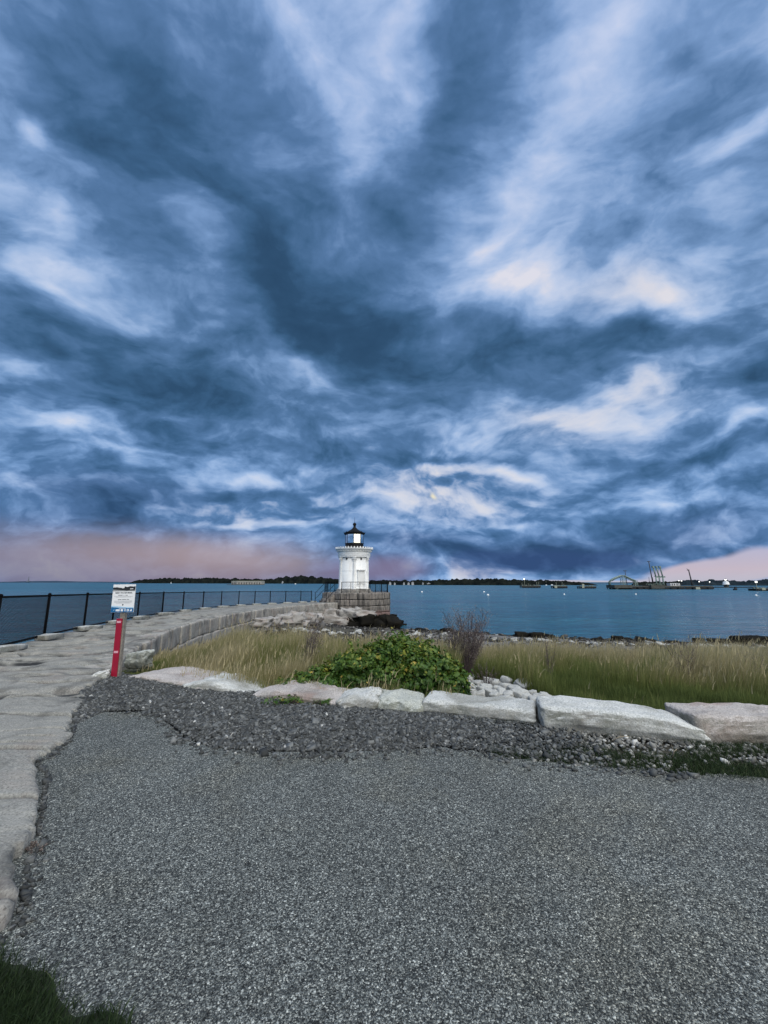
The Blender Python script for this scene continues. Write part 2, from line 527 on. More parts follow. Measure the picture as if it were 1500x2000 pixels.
def granite(name, light, dark, stain, stain_amt=0.4, scale=1.0, bump=0.5, rust=0.0, rnd=True, face=None, spec=0.2, dirt_shade=False):
    """weathered granite: cloudy tone, crystal speckle, irregular stains"""
    m, g, b = new_mat(name)
    c = g.n('ShaderNodeTexCoord').outputs['Object']
    if rnd:
        rn = g.n('ShaderNodeObjectInfo').outputs['Random']
        c = g.vm('ADD', c, g.comb(g.m('MULTIPLY', rn, 31.0), g.m('MULTIPLY', rn, 17.0), g.m('MULTIPLY', rn, 9.0)))
    n1 = g.noise(c, 2.2 * scale, 6, 0.62, 0.3)
    n2 = g.noise(c, 60 * scale, 3, 0.6)
    n3 = g.noise(g.vm('ADD', c, (5, 3, 8)), 1.1 * scale, 7, 0.65, 0.8)
    col = g.mix(g.maprange(n1, 0.32, 0.68), dark, light)
    col = g.mix(g.maprange(n2, 0.38, 0.66, 0.0, 0.65), col, tuple(min(0.75, k * 1.5) for k in light[:3]))
    n2b = g.noise(g.vm('ADD', c, (2, 7, 4)), 85 * scale, 2, 0.5)
    col = g.mix(g.maprange(n2b, 0.56, 0.68, 0.0, 0.6), col, tuple(k * 0.28 for k in dark[:3]))
    col = g.mix(g.m('MULTIPLY', g.maprange(n3, 0.50, 0.66), stain_amt), col, stain)
    if rust:
        n4 = g.noise(g.vm('ADD', c, (9, 1, 2)), 1.7 * scale, 6, 0.6, 0.6)
        col = g.mix(g.m('MULTIPLY', g.maprange(n4, 0.52, 0.66), rust), col, (0.26, 0.15, 0.115, 1))
    if dirt_shade:                                         # black dirt and lichen in the splits, with their shade painted in
        col = g.mix(g.n('ShaderNodeAttribute', attribute_name='dirt_shade').outputs['Fac'], col, (0.028, 0.029, 0.031, 1))
    if face:                                         # lichen and algae, plus painted-in shade, on upright faces; tops stay pale
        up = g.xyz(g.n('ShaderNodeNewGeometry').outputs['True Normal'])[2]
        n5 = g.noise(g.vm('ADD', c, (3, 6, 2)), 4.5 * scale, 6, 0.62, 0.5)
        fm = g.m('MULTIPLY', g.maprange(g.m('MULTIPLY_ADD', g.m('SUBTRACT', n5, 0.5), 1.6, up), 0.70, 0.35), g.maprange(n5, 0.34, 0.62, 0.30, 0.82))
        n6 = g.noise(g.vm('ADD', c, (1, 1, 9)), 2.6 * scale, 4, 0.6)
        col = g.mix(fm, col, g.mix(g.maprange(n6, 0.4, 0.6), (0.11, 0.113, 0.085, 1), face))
    g.put(b.inputs['Base Color'], col)
    b.inputs['Roughness'].default_value = 0.9
    b.inputs['Specular IOR Level'].default_value = spec
    bp = g.n('ShaderNodeBump')
    bp.inputs['Strength'].default_value = bump
    bp.inputs['Distance'].default_value = 0.02 / scale
    h = g.m('ADD', g.noise(c, 9 * scale, 8, 0.65, 0.4), g.m('MULTIPLY', n2, 0.25))
    g.put(bp.inputs['Height'], h)
    g.put(b.inputs['Normal'], bp.outputs[0])
    return m


M = {}
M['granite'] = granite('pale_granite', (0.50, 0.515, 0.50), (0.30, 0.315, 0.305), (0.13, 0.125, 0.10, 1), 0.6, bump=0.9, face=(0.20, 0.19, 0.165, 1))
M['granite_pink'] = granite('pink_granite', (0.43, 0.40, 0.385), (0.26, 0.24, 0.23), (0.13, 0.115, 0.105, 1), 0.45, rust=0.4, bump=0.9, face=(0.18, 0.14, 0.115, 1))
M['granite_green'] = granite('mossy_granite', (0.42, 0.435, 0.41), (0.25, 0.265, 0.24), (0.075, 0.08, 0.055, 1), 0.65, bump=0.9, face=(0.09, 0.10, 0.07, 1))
M['ledge'] = granite('walkway_granite', (0.255, 0.252, 0.235), (0.140, 0.142, 0.136), (0.070, 0.070, 0.068, 1), 0.8, rust=0.12, bump=0.6, rnd=False, dirt_shade=True)
M['wall_granite'] = granite('wall_granite', (0.35, 0.335, 0.31), (0.18, 0.175, 0.165), (0.06, 0.058, 0.055, 1), 0.7, rust=0.22, rnd=False)
M['beach_stone'] = granite('white_beach_stone', (0.43, 0.435, 0.425), (0.25, 0.255, 0.25), (0.16, 0.16, 0.15, 1), 0.3, scale=2.5, bump=0.3)
M['riprap'] = granite('grey_riprap', (0.36, 0.345, 0.33), (0.19, 0.185, 0.18), (0.09, 0.085, 0.08, 1), 0.5, rust=0.35)
M['seaweed_rock'] = granite('seaweed_rock', (0.014, 0.013, 0.011), (0.005, 0.005, 0.005), (0.026, 0.022, 0.012, 1), 0.4, bump=1.0, spec=0.05)
M['black'] = plain('black_coated_steel', (0.003, 0.003, 0.0035), 0.8, spec=0.1)


def white_paint():
    """weathered white paint with faint rust and grime runs"""
    m, g, b = new_mat('white_painted_iron')
    c = g.n('ShaderNodeTexCoord').outputs['Object']
    n = g.noise(g.vm('MULTIPLY', c, (3.0, 3.0, 0.35)), 1.6, 6, 0.65, 0.2)
    p = g.noise(c, 2.0, 5, 0.6)
    col = g.mix(g.maprange(p, 0.35, 0.7), (0.80, 0.81, 0.815, 1), (0.74, 0.745, 0.74, 1))
    col = g.mix(g.maprange(n, 0.56, 0.72, 0.0, 0.45), col, (0.52, 0.46, 0.39, 1))
    g.put(b.inputs['Base Color'], col)
    b.inputs['Roughness'].default_value = 0.5
    return m


M['white_iron'] = white_paint()
M['lantern_black'] = plain('black_painted_iron', (0.004, 0.004, 0.005), 0.6, spec=0.2)


def attr_mat(name, stops, rough=0.75, attr='tone', trans=0.0, spec=0.3):
    m, g, b = new_mat(name)
    a = g.n('ShaderNodeAttribute', attribute_name=attr).outputs['Fac']
    c = g.ramp(a, stops)
    g.put(b.inputs['Base Color'], c)
    b.inputs['Roughness'].default_value = rough
    b.inputs['Specular IOR Level'].default_value = spec
    if trans:
        t = g.n('ShaderNodeBsdfTranslucent')
        g.put(t.inputs[0], c)
        mx = g.n('ShaderNodeMixShader')
        mx.inputs[0].default_value = trans
        out = [n for n in g.t.nodes if n.bl_idname == 'ShaderNodeOutputMaterial'][0]
        g.t.links.new(b.outputs[0], mx.inputs[1])
        g.t.links.new(t.outputs[0], mx.inputs[2])
        g.t.links.new(mx.outputs[0], out.inputs[0])
    return m


def asphalt_mat():
    """coarse chip-seal: pale and dark stone chips a centimetre across bedded in dark binder"""
    m, g, b = new_mat('chip_asphalt')
    c = g.n('ShaderNodeTexCoord').outputs['Object']
    wob = g.vm('SCALE', g.vm('SUBTRACT', g.noise(c, 80, 2, 0.5, 0, True), (0.5, 0.5, 0.5)), scale=0.009)
    cw = g.vm('ADD', c, wob)
    v1 = g.vor(cw, 128)
    v2 = g.vor(g.vm('ADD', cw, (0.37, 0.11, 0.2)), 215)
    s1 = g.xyz(v1.outputs['Color'])[0]
    s2 = g.xyz(v2.outputs['Color'])[1]
    chip1 = g.ramp(s1, [(0.0, (0.012, 0.014, 0.016)), (0.34, (0.045, 0.052, 0.056)), (0.60, (0.15, 0.165, 0.17)), (0.84, (0.36, 0.38, 0.38)), (1.0, (0.72, 0.74, 0.73))])
    chip2 = g.ramp(s2, [(0.0, (0.010, 0.012, 0.014)), (0.5, (0.075, 0.083, 0.088)), (0.85, (0.25, 0.265, 0.265)), (1.0, (0.55, 0.56, 0.55))])
    col = g.mix(g.maprange(g.noise(c, 70, 2, 0.5), 0.42, 0.56), chip1, chip2)
    edge = g.maprange(v1.outputs['Distance'], 0.0046 * 128, 0.0078 * 128, 1.0, 0.2)
    clump = g.noise(c, 26, 3, 0.6)
    edge = g.m('MULTIPLY', edge, g.maprange(clump, 0.32, 0.68, 0.72, 1.3))
    col = g.vm('SCALE', col, scale=edge)
    big = g.noise(c, 0.9, 6, 0.6, 0.5)
    col = g.vm('SCALE', col, scale=g.maprange(big, 0.3, 0.7, 0.78, 1.14))
    tint = g.noise(g.vm('ADD', c, (4, 4, 1)), 1.6, 5, 0.6)
    col = g.mix(g.maprange(tint, 0.5, 0.7, 0.0, 0.35), col, g.vm('MULTIPLY', col, (1.12, 1.0, 0.80)))
    col = g.vm('MULTIPLY', col, (0.82, 0.835, 0.80))
    g.put(b.inputs['Base Color'], col)
    b.inputs['Roughness'].default_value = 0.8
    b.inputs['Specular IOR Level'].default_value = 0.3
    bp = g.n('ShaderNodeBump')
    bp.inputs['Strength'].default_value = 0.9
    bp.inputs['Distance'].default_value = 0.006
    h = g.m('SUBTRACT', g.m('MULTIPLY', s1, 0.5), v1.outputs['Distance'])
    g.put(bp.inputs['Height'], h)
    g.put(b.inputs['Normal'], bp.outputs[0])
    return m


def soil_mat():
    m, g, b = new_mat('grassy_soil')
    c = g.n('ShaderNodeTexCoord').outputs['Object']
    n = g.noise(c, 3, 8, 0.65)
    col = g.ramp(n, [(0.3, (0.022, 0.021, 0.016)), (0.5, (0.05, 0.046, 0.034)), (0.7, (0.10, 0.092, 0.07))])
    n2 = g.noise(g.vm('ADD', c, (3, 2, 1)), 40, 4, 0.6)
    col = g.mix(g.maprange(n2, 0.55, 0.7, 0, 0.5), col, (0.16, 0.155, 0.14, 1))
    # shingle and wet weed on the beach
    z = g.xyz(c)[2]
    beach = g.maprange(g.m('MULTIPLY_ADD', n, 0.5, z), -2.45, -2.75, 0.0, 1.0)
    col = g.mix(beach, col, g.ramp(n2, [(0.35, (0.05, 0.05, 0.05)), (0.6, (0.17, 0.165, 0.16)), (0.75, (0.38, 0.38, 0.37))]))
    g.put(b.inputs['Base Color'], col)
    b.inputs['Roughness'].default_value = 0.95
    bp = g.n('ShaderNodeBump')
    bp.inputs['Strength'].default_value = 0.8
    bp.inputs['Distance'].default_value = 0.03
    g.put(bp.inputs['Height'], n2)
    g.put(b.inputs['Normal'], bp.outputs[0])
    return m


def water_mat():
    m, g, b = new_mat('sea_water')
    c = g.n('ShaderNodeTexCoord').outputs['Object']
    cs = g.vm('MULTIPLY', c, (0.55, 1.6, 1.0))
    far = g.vm('LENGTH', c)
    lod = g.maprange(far, 70, 420, 1.0, 0.35)
    a1 = g.noise(cs, 0.15, 3, 0.55, 0.3)
    a2 = g.noise(g.vm('ADD', cs, (9, 4, 2)), 0.62, 4, 0.6, 0.6)
    a3 = g.noise(g.vm('ADD', cs, (1, 7, 3)), 2.4, 3, 0.6, 0.5)
    gust = g.noise(g.vm('MULTIPLY', c, (0.5, 1.7, 1)), 0.03, 5, 0.6, 0.6)
    h = g.m('ADD', g.m('MULTIPLY', a1, 1.1), g.m('ADD', g.m('MULTIPLY', a2, 0.80), g.m('MULTIPLY', a3, 0.11)))
    bp = g.n('ShaderNodeBump')
    g.put(bp.inputs['Strength'], g.m('MULTIPLY', lod, g.maprange(gust, 0.35, 0.65, 0.5, 1.0)))
    bp.inputs['Distance'].default_value = 1.6
    g.put(bp.inputs['Height'], h)
    col = g.mix(g.maprange(gust, 0.35, 0.65), (0.009, 0.064, 0.110, 1), (0.022, 0.116, 0.172, 1))
    chop = g.noise(g.vm('MULTIPLY', c, (0.28, 1.5, 1.0)), 1.1, 5, 0.62, 0.5)
    col = g.vm('SCALE', col, scale=g.maprange(chop, 0.36, 0.64, 0.55, 1.50))  # light and dark of the wavelets painted into the base colour
    g.put(b.inputs['Base Color'], col)
    g.put(b.inputs['Roughness'], g.maprange(far, 70, 420, 0.16, 0.34))
    b.inputs['IOR'].default_value = 1.333
    b.inputs['Specular IOR Level'].default_value = 0.42
    g.put(b.inputs['Normal'], bp.outputs[0])
    return m


M['asphalt'] = asphalt_mat()
M['soil'] = soil_mat()
M['water'] = water_mat()


# ------------------------------------------------------------------ plan of the place
BLINE = np.array([(-30, 9.0), (-9, 8.2), (-5.2, 7.55), (-4.57, 7.31), (-3.75, 6.88), (-2.75, 6.32), (-2.04, 6.2), (-1.31, 5.76), (-0.66, 5.47),
                  (-0.1, 5.37), (0.45, 5.33), (0.93, 5.17), (1.75, 4.91), (2.68, 4.56), (3.27, 4.40), (3.89, 4.38), (6, 4.3), (12, 4.5), (90, 6)])
SHORE = np.array([(-30, 47), (1.7, 46), (7.9, 42.7), (12.2, 39.6), (16.5, 38.2), (24.5, 36.3), (31.6, 34.2), (60, 33), (90, 36)])
RIGHT = np.array([(-2.0, 1.55), (0.3, 1.62), (2.12, 1.76), (2.27, 1.81), (2.45, 1.95), (2.66, 2.11), (2.83, 2.17), (2.91, 2.27), (3.22, 2.5), (3.71, 2.87),
                  (3.91, 3.14), (4.13, 3.17), (4.53, 3.3), (5.2, 3.73), (6.26, 4.37), (7.12, 4.72), (7.6, 5.15), (9.16, 5.74), (10.34, 6.23), (12.65, 7.0),
                  (15.45, 7.93), (18.94, 8.7), (22.6, 9.08), (26.75, 9.25), (31.9, 9.1), (37, 8.35), (41.5, 7.2), (45.8, 5.45), (46.6, 4.95), (50, 4.0)])
LEFT = np.array([(-3, 7.9), (2, 7.9), (5, 8.1), (7.5, 8.5), (10, 9.3), (12.43, 10.3), (15.06, 11.1), (18.4, 12.0), (20.7, 12.5), (24, 13.05), (27.5, 13.45),
                 (30.5, 13.55), (34, 13.45), (37, 13.05), (39.5, 12.1), (42, 10.95), (44, 10.1), (46, 9.3), (48, 8.4), (52, 6.5)])
zwalk = lambda y: 0.06 - 0.0185 * np.maximum(0, np.asarray(y, float) - 7)


def smooth_interp(y, tab, k=0.35):
    y = np.asarray(y, float)
    r = 0
    for d, w in ((-1, 1), (-0.5, 2), (0, 3), (0.5, 2), (1, 1)):
        r = r + w * np.interp(y + d * k, tab[:, 0], tab[:, 1])
    return r / 9


def xr(y):
    y = np.asarray(y, float)
    k = np.clip((y - 8) / 4, 0.02, 1) * 1.2
    return -smooth_interp(y, RIGHT, k)


def xl(y):
    return -smooth_interp(y, LEFT, 2.0)


def yb(x):
    return np.interp(x, BLINE[:, 0], BLINE[:, 1])


def ground(x, y):
    x, y = np.atleast_1d(np.asarray(x, float)), np.atleast_1d(np.asarray(y, float))
    s = y - yb(x)
    ys = np.interp(x, SHORE[:, 0], SHORE[:, 1])
    zl = np.interp(s, [0, 2, 8, 15, 24, 32, 38, 41, 60], [-0.06, -0.28, -1.05, -1.7, -2.15, -2.5, -3.1, -3.75, -6])
    t = s - (ys - yb(x)) + 34
    sr = np.where(s < 20, s, t)
    zr = np.interp(s, [0, 2, 7, 15, 21], [-0.06, -0.2, -0.85, -2.05, -2.85])
    zf = np.interp(t, [18, 27, 32, 34, 38, 60], [-2.85, -3.08, -3.3, -3.5, -3.9, -6])
    zr = np.where(s < 15, zr, np.minimum(zr, np.maximum(zf, -9)) * 0.35 + 0.65 * np.where(t > 22, zf, zr))
    w = np.clip((x + 5) / 8, 0, 1)
    w = w * w * (3 - 2 * w)
    z = zl * (1 - w) + zr * w
    p = np.stack([x * 0.35, y * 0.35, 0 * x], 1)
    b = fbm(p, 5, 4) * 0.10 * np.clip(s / 3, 0, 1) * np.clip((ys - y) / 6, 0.25, 1)
    z = z + b
    z = np.where(s < 0, -0.05, z)
    z = np.where((x < xl(y) + 0.5) | ((x < xr(y) - 0.6) & (y > 7.5)), -5.5, z)
    return z


def PT(px, py, dz=0.0):
    """where a sight line meets the terrain (plus dz)"""
    d = ray(px, py)
    best = None
    ts = np.concatenate([np.arange(3, 14, 0.03), np.arange(14, 60, 0.1)])
    z = ground(d[0] * ts, d[1] * ts) + dz
    hit = np.nonzero(EYE + d[2] * ts < z)[0]
    t = ts[hit[0]] if len(hit) else 50.0
    return np.array([d[0] * t, d[1] * t, EYE + d[2] * t - dz])


def grid_mesh(name, X, Y, Z, smooth=True):
    ny, nx = X.shape
    V = np.stack([X.ravel(), Y.ravel(), Z.ravel()], 1)
    i = np.arange((ny - 1) * (nx - 1))
    a = (i // (nx - 1)) * nx + i % (nx - 1)
    L = np.stack([a, a + 1, a + nx + 1, a + nx], 1)
    return np_mesh(name, V, L.ravel(), np.arange(len(a)) * 4, smooth)


# ------------------------------------------------------------------ sea, ground, asphalt
def build_sea():
    m = MB()
    n = 64
    vs = [(0, 60, SEA)]
    for r in (60, 300, 2000, 12000, 40000):
        vs += [(r * math.sin(2 * math.pi * k / n), 60 + r * math.cos(2 * math.pi * k / n), SEA) for k in range(n)]
    fs = [(0, 1 + (k + 1) % n, 1 + k) for k in range(n)]
    for q in range(4):
        for k in range(n):
            a, b = 1 + q * n + k, 1 + q * n + (k + 1) % n
            fs.append((a, b, b + n, a + n))
    m.add(vs, fs)
    tag(m.build('sea', M['water']), kind='structure')


def build_ground():
    xs = np.concatenate([np.arange(-16, 9, 0.25), np.arange(9, 92, 1.0)])
    ys = np.concatenate([np.arange(-14, 1, 1.0), np.arange(1, 14, 0.15), np.arange(14, 60, 0.4)])
    X, Y = np.meshgrid(xs, ys)
    Z = ground(X.ravel(), Y.ravel()).reshape(X.shape)
    tag(link('ground', grid_mesh('ground', X, Y, Z), M['soil']), kind='structure')
    # asphalt, its edge ragged where it meets the granite and curving round the gravel
    edge = [(-3.62, 4.99), (-3.62, 5.2), (-3.52, 5.35), (-3.2, 5.37), (-2.95, 5.33), (-2.72, 5.17), (-2.4, 4.85), (-2.1, 4.52), (-1.81, 4.33), (-1.5, 4.21), (-1.23, 4.17),
            (-0.6, 4.15), (0.15, 4.19), (0.5, 4.28), (0.85, 4.19), (1.18, 4.05), (1.65, 3.92), (2.3, 3.79), (2.8, 3.70), (3.3, 3.62), (4.5, 3.5), (8, 3.4), (30, 3.6)]
    rnd = random.Random(4)
    pts = []
    for a, b in zip(edge[:-1], edge[1:]):
        n = max(1, int(math.hypot(b[0] - a[0], b[1] - a[1]) / 0.05))
        rough = 0.010 if a[0] < 0.4 else 0.035
        for k in range(n):
            t = k / n
            pts.append((a[0] + (b[0] - a[0]) * t, a[1] + (b[1] - a[1]) * t + rnd.uniform(-1, 1) * rough))
    pts.append(edge[-1])
    left = [(-5.0, -10), (-5.0, 3.0), (-4.4, 4.9)]
    poly = left + pts + [(30, -10)]
    top = [(x, y, 0.0) for x, y in poly]
    n = len(top)
    m = MB()
    m.add(top + [(x, y, -0.04) for x, y, z in top], [tuple(range(n))[::-1]] + [(i, (i + 1) % n, n + (i + 1) % n, n + i) for i in range(n)])
    tag(m.build('asphalt_path', M['asphalt']), kind='structure')
    return edge


build_sea()
ASPHALT_EDGE = build_ground()
AE = np.array(ASPHALT_EDGE)


# ------------------------------------------------------------------ breakwater: granite walkway, block wall, stone footings
def stone_block(rs, L, W, H, sub=4, bev=0.05, rough=0.02):
    """rough-split block: rounded box with dented faces; returns verts, quads"""
    n = sub
    vs, fs, idx = [], [], {}
    def vid(i, j, k):
        key = (i, j, k)
        if key not in idx:
            idx[key] = len(vs)
            vs.append((i / n * 2 - 1, j / n * 2 - 1, k / n * 2 - 1))
        return idx[key]
    for a in range(n):
        for b in range(n):
            fs.append((vid(a, b, 0), vid(a, b + 1, 0), vid(a + 1, b + 1, 0), vid(a + 1, b, 0)))
            fs.append((vid(a, b, n), vid(a + 1, b, n), vid(a + 1, b + 1, n), vid(a, b + 1, n)))
            fs.append((vid(a, 0, b), vid(a + 1, 0, b), vid(a + 1, 0, b + 1), vid(a, 0, b + 1)))
            fs.append((vid(a, n, b), vid(a, n, b + 1), vid(a + 1, n, b + 1), vid(a + 1, n, b)))
            fs.append((vid(0, a, b), vid(0, a, b + 1), vid(0, a + 1, b + 1), vid(0, a + 1, b)))
            fs.append((vid(n, a, b), vid(n, a + 1, b), vid(n, a + 1, b + 1), vid(n, a, b + 1)))
    v = np.array(vs)
    v = np.sign(v) * (1 - (1 - np.abs(v)) ** 1.6)           # crowd the rings to the edges
    half = np.array([L, W, H]) / 2
    p = v * half
    # round the edges by bevel distance
    inner = np.maximum(half - bev, half * 0.3)
    core = np.clip(p, -inner, inner)
    d = p - core
    ln = np.linalg.norm(d, axis=1, keepdims=True)
    lim = bev / np.maximum(ln, 1e-6)
    p = core + d * np.minimum(1, lim)
    off = rs.rand(3) * 50
    nz = fbm(p * 3.2 / max(0.5, L ** 0.5) + off, 3, 4)
    nz2 = fbm(p * 11 + off, 9, 3)
    if sub > 12:                                     # chisel-split faces of the big blocks
        nz2 = nz2 + 0.7 * (1 - 2 * np.abs(fbm(p * np.array([6, 7, 7]) + off, 19, 4))) + 0.5 * fbm(p * 30 + off, 29, 2)
    nrm = v / np.linalg.norm(v, axis=1, keepdims=True)
    p = p + nrm * (nz * rough * (0.55 if sub > 12 else 1.0) + nz2 * rough * 0.35)[:, None]
    return p, fs


def build_breakwater():
    root = thing('breakwater', 'long curved granite breakwater with a rough stone walkway leading to the white lighthouse', 'breakwater', (0, 0, 0))
    ys = np.concatenate([np.arange(-2, 1.6, 0.1), np.arange(1.6, 8.2, 0.013), np.arange(8.2, 16, 0.035), np.arange(16, 28, 0.07), np.arange(28, 46.6, 0.14)])
    nx = 150
    t = np.linspace(0, 1, nx) ** 0.8
    yy = np.repeat(ys[:, None], nx, 1)
    xR, xL = xr(ys), xl(ys)
    # ragged near edge
    xR = xR + np.where(ys < 8, vnoise(np.stack([ys * 4, 0 * ys, 0 * ys], 1), 3) * 0.018 + vnoise(np.stack([ys * 22, 0 * ys, 0 * ys], 1), 4) * 0.016 + (_hash(np.floor(ys / 0.31 + 0.4 * np.sin(ys * 3)).astype(np.int64), 0 * ys.astype(np.int64), 0 * ys.astype(np.int64), 5) - 0.5) * 0.14, 0)
    xx = xL[:, None] + (xR - xL)[:, None] * t[None, :]
    z = np.repeat(zwalk(ys)[:, None], nx, 1)
    X, Y = xx.ravel(), yy.ravel()
    p3 = np.stack([X, Y, 0 * X], 1)
    dz = fbm(p3 * np.array([0.8, 1.6, 1]), 21, 5) * 0.008 + fbm(p3 * np.array([5, 11, 1]), 31, 3) * 0.004 + fbm(p3 * np.array([16, 30, 1]), 35, 2) * 0.0025
    rs = np.random.RandomState(8)
    # joints between slabs, running across the walkway
    wig = fbm(p3 * np.array([1.1, 0.4, 1]), 41, 3) * 0.085
    ypos, joints = -1.5, []
    while ypos < 46:
        joints.append((ypos, rs.uniform(-0.06, 0.10), rs.uniform(0.4, 1.0)))
        ypos += rs.uniform(0.45, 1.0) * (1 if ypos < 14 else 1.25)
    level = np.zeros(len(X))
    dirt_shade = np.zeros(len(X))  # dirt and painted shade of the joints and pits
    last = np.full(len(X), -9.0)
    for k, (yj, sl, st) in enumerate(joints):
        yc = yj + sl * (X + 6) + wig
        d = Y - yc
        step = rs.uniform(-0.022, 0.022)
        level = np.where(d > 0, step + rs.uniform(-.003, .003) * (X + 6), level)
        open_ = np.clip(0.45 + 1.1 * vnoise(np.stack([X * 0.8, 0 * X + k * 7.3, 0 * X], 1), 51), 0.05, 1) * st
        wd = 0.019 + 0.014 * open_ + 0.075 * open_ ** 2 * np.clip((Y - 4.6) / 1.5, 0, 1)
        gv = open_ ** 0.7 * np.exp(-np.abs(d / wd) ** 3)
        dz -= 0.15 * gv
        dirt_shade = np.maximum(dirt_shade, np.exp(-np.abs(d / wd) ** 3) * np.clip(open_ * 2.2, 0.55, 1))
    dz += level
    # short split pits within the slabs
    for k in range(210):
        cy = rs.uniform(1.5, 26)
        cx = rs.uniform(float(xl(cy)), float(xr(cy)))
        sel = (np.abs(Y - cy) < 0.4) & (np.abs(X - cx) < 1.2)
        big = float(np.clip((cy - 4.6) / 1.5, 0.15, 1))
        L, W, dep = rs.uniform(0.10, 0.60), rs.uniform(0.03, 0.12) * big, rs.uniform(0.05, 0.14)
        e = ((X[sel] - cx) / L) ** 2 + ((Y[sel] - cy - 0.12 * (X[sel] - cx) + 0.02 * np.sin(9 * X[sel])) / (W * (1 + cy / 14))) ** 2
        pv = np.exp(-e ** 1.5)
        dz[sel] -= 1.2 * dep * pv
        dirt_shade[sel] = np.maximum(dirt_shade[sel], pv * rs.uniform(0.4, 0.95))
    # crumbled lip at the near edge
    lip = np.clip((X - np.repeat(xR, nx)) / 0.05 + 1, 0, 1)
    dz -= np.where(Y < 8.0, lip ** 2 * 0.035 * (0.7 + 0.6 * vnoise(p3 * 7, 61)), lip ** 2 * 0.05)
    Z = z.ravel() + dz
    Z = Z.reshape(z.shape)
    # skirts down both sides
    XX = np.concatenate([xx[:, :1], xx, xx[:, -1:]], 1)
    YY = np.concatenate([yy[:, :1], yy, yy[:, -1:]], 1)
    zb = np.where(ys < 7.2, -0.2, -5.2)[:, None]
    ZZ = np.concatenate([np.full((len(ys), 1), -5.2), Z, zb], 1)
    # pull the right skirt in behind the block wall
    XX[:, -1] -= 0.02
    me = grid_mesh('walkway', XX, YY, ZZ)
    D = np.zeros_like(ZZ)
    D[:, 1:-1] = np.clip((dirt_shade - 0.30) * 2.4 + 0.30 * fbm(p3 * np.array([6, 14, 1]), 71, 3), 0, 1).reshape(z.shape) * (dirt_shade.reshape(z.shape) > 0.03)
    at = me.attributes.new('dirt_shade', 'FLOAT', 'POINT')
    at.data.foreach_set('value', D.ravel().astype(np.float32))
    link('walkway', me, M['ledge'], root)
    # coursed block wall along the landward side
    m = MB()
    rs = np.random.RandomState(5)
    sarr = np.arange(7.7, 46.0, 0.05)
    px_, py_ = xr(sarr), sarr
    seg = np.concatenate([[0], np.cumsum(np.hypot(np.diff(px_), np.diff(py_)))])
    top = -0.02
    for course, (h, lmin, lmax) in enumerate(((0.72, 0.40, 0.95), (0.58, 0.7, 1.5), (0.66, 0.7, 1.5), (0.6, 0.7, 1.4), (0.7, 0.8, 1.5), (0.7, 0.8, 1.5))):
        s = rs.uniform(0, 0.4)
        while s < seg[-1]:
            L = rs.uniform(lmin, lmax)
            mid = min(s + L / 2, seg[-1])
            y = float(np.interp(mid, seg, py_))
            x = float(xr(y))
            dx = float(xr(y + 0.2) - xr(y - 0.2))
            ang = math.atan2(0.4, dx)
            zt = float(zwalk(y)) + top + rs.uniform(-0.02, 0.015) * (course == 0)
            gz = float(ground([x + 0.5], [y])[0])
            if zt > gz - 0.3 and not (course == 0 and y < 8.3 and False):
                v, f = stone_block(rs, L - 0.012, 0.55, h - 0.012, 5, 0.028, 0.034)
                off = 0.02 + rs.uniform(-0.03, 0.045) + 0.05 * course
                ca, sa = math.cos(ang), math.sin(ang)
                nx_, ny_ = sa, -ca
                cx, cy = x + nx_ * (off - 0.24), y + ny_ * (off - 0.24)
                q = np.stack([cx + v[:, 0] * ca - v[:, 1] * sa, cy + v[:, 0] * sa + v[:, 1] * ca, zt - h / 2 + v[:, 2]], 1)
                m.add(q, f, True)
            s += L
        top -= h
    m.build('block_wall', M['wall_granite'], root)
    return root


BREAKWATER = build_breakwater()


# ------------------------------------------------------------------ the chain-link fence on its seaward edge
def chain_link(m, a, b, z0a, z0b, h, pitch=0.065, rad=0.0022):
    """two families of slanting wires between two posts (a, b: plan points)"""
    a, b = np.array(a, float), np.array(b, float)
    L = np.linalg.norm(b - a)
    at = lambda s, z: (a[0] + (b[0] - a[0]) * s / L, a[1] + (b[1] - a[1]) * s / L, z0a + (z0b - z0a) * s / L + z)
    k = -h
    while k < L:
        for sg in (1, -1):
            s0, s1 = k, k + h
            za, zb_ = (0, h) if sg == 1 else (h, 0)
            if s0 < 0:
                za += (zb_ - za) * (-s0) / h
                s0 = 0
            if s1 > L:
                zb_ = za + (zb_ - za) * (L - s0) / (s1 - s0)
                s1 = L
            if s1 - s0 > 0.02:
                m.tube([at(s0, za), at(s1, zb_)], rad, 3, cap=False)
        k += pitch


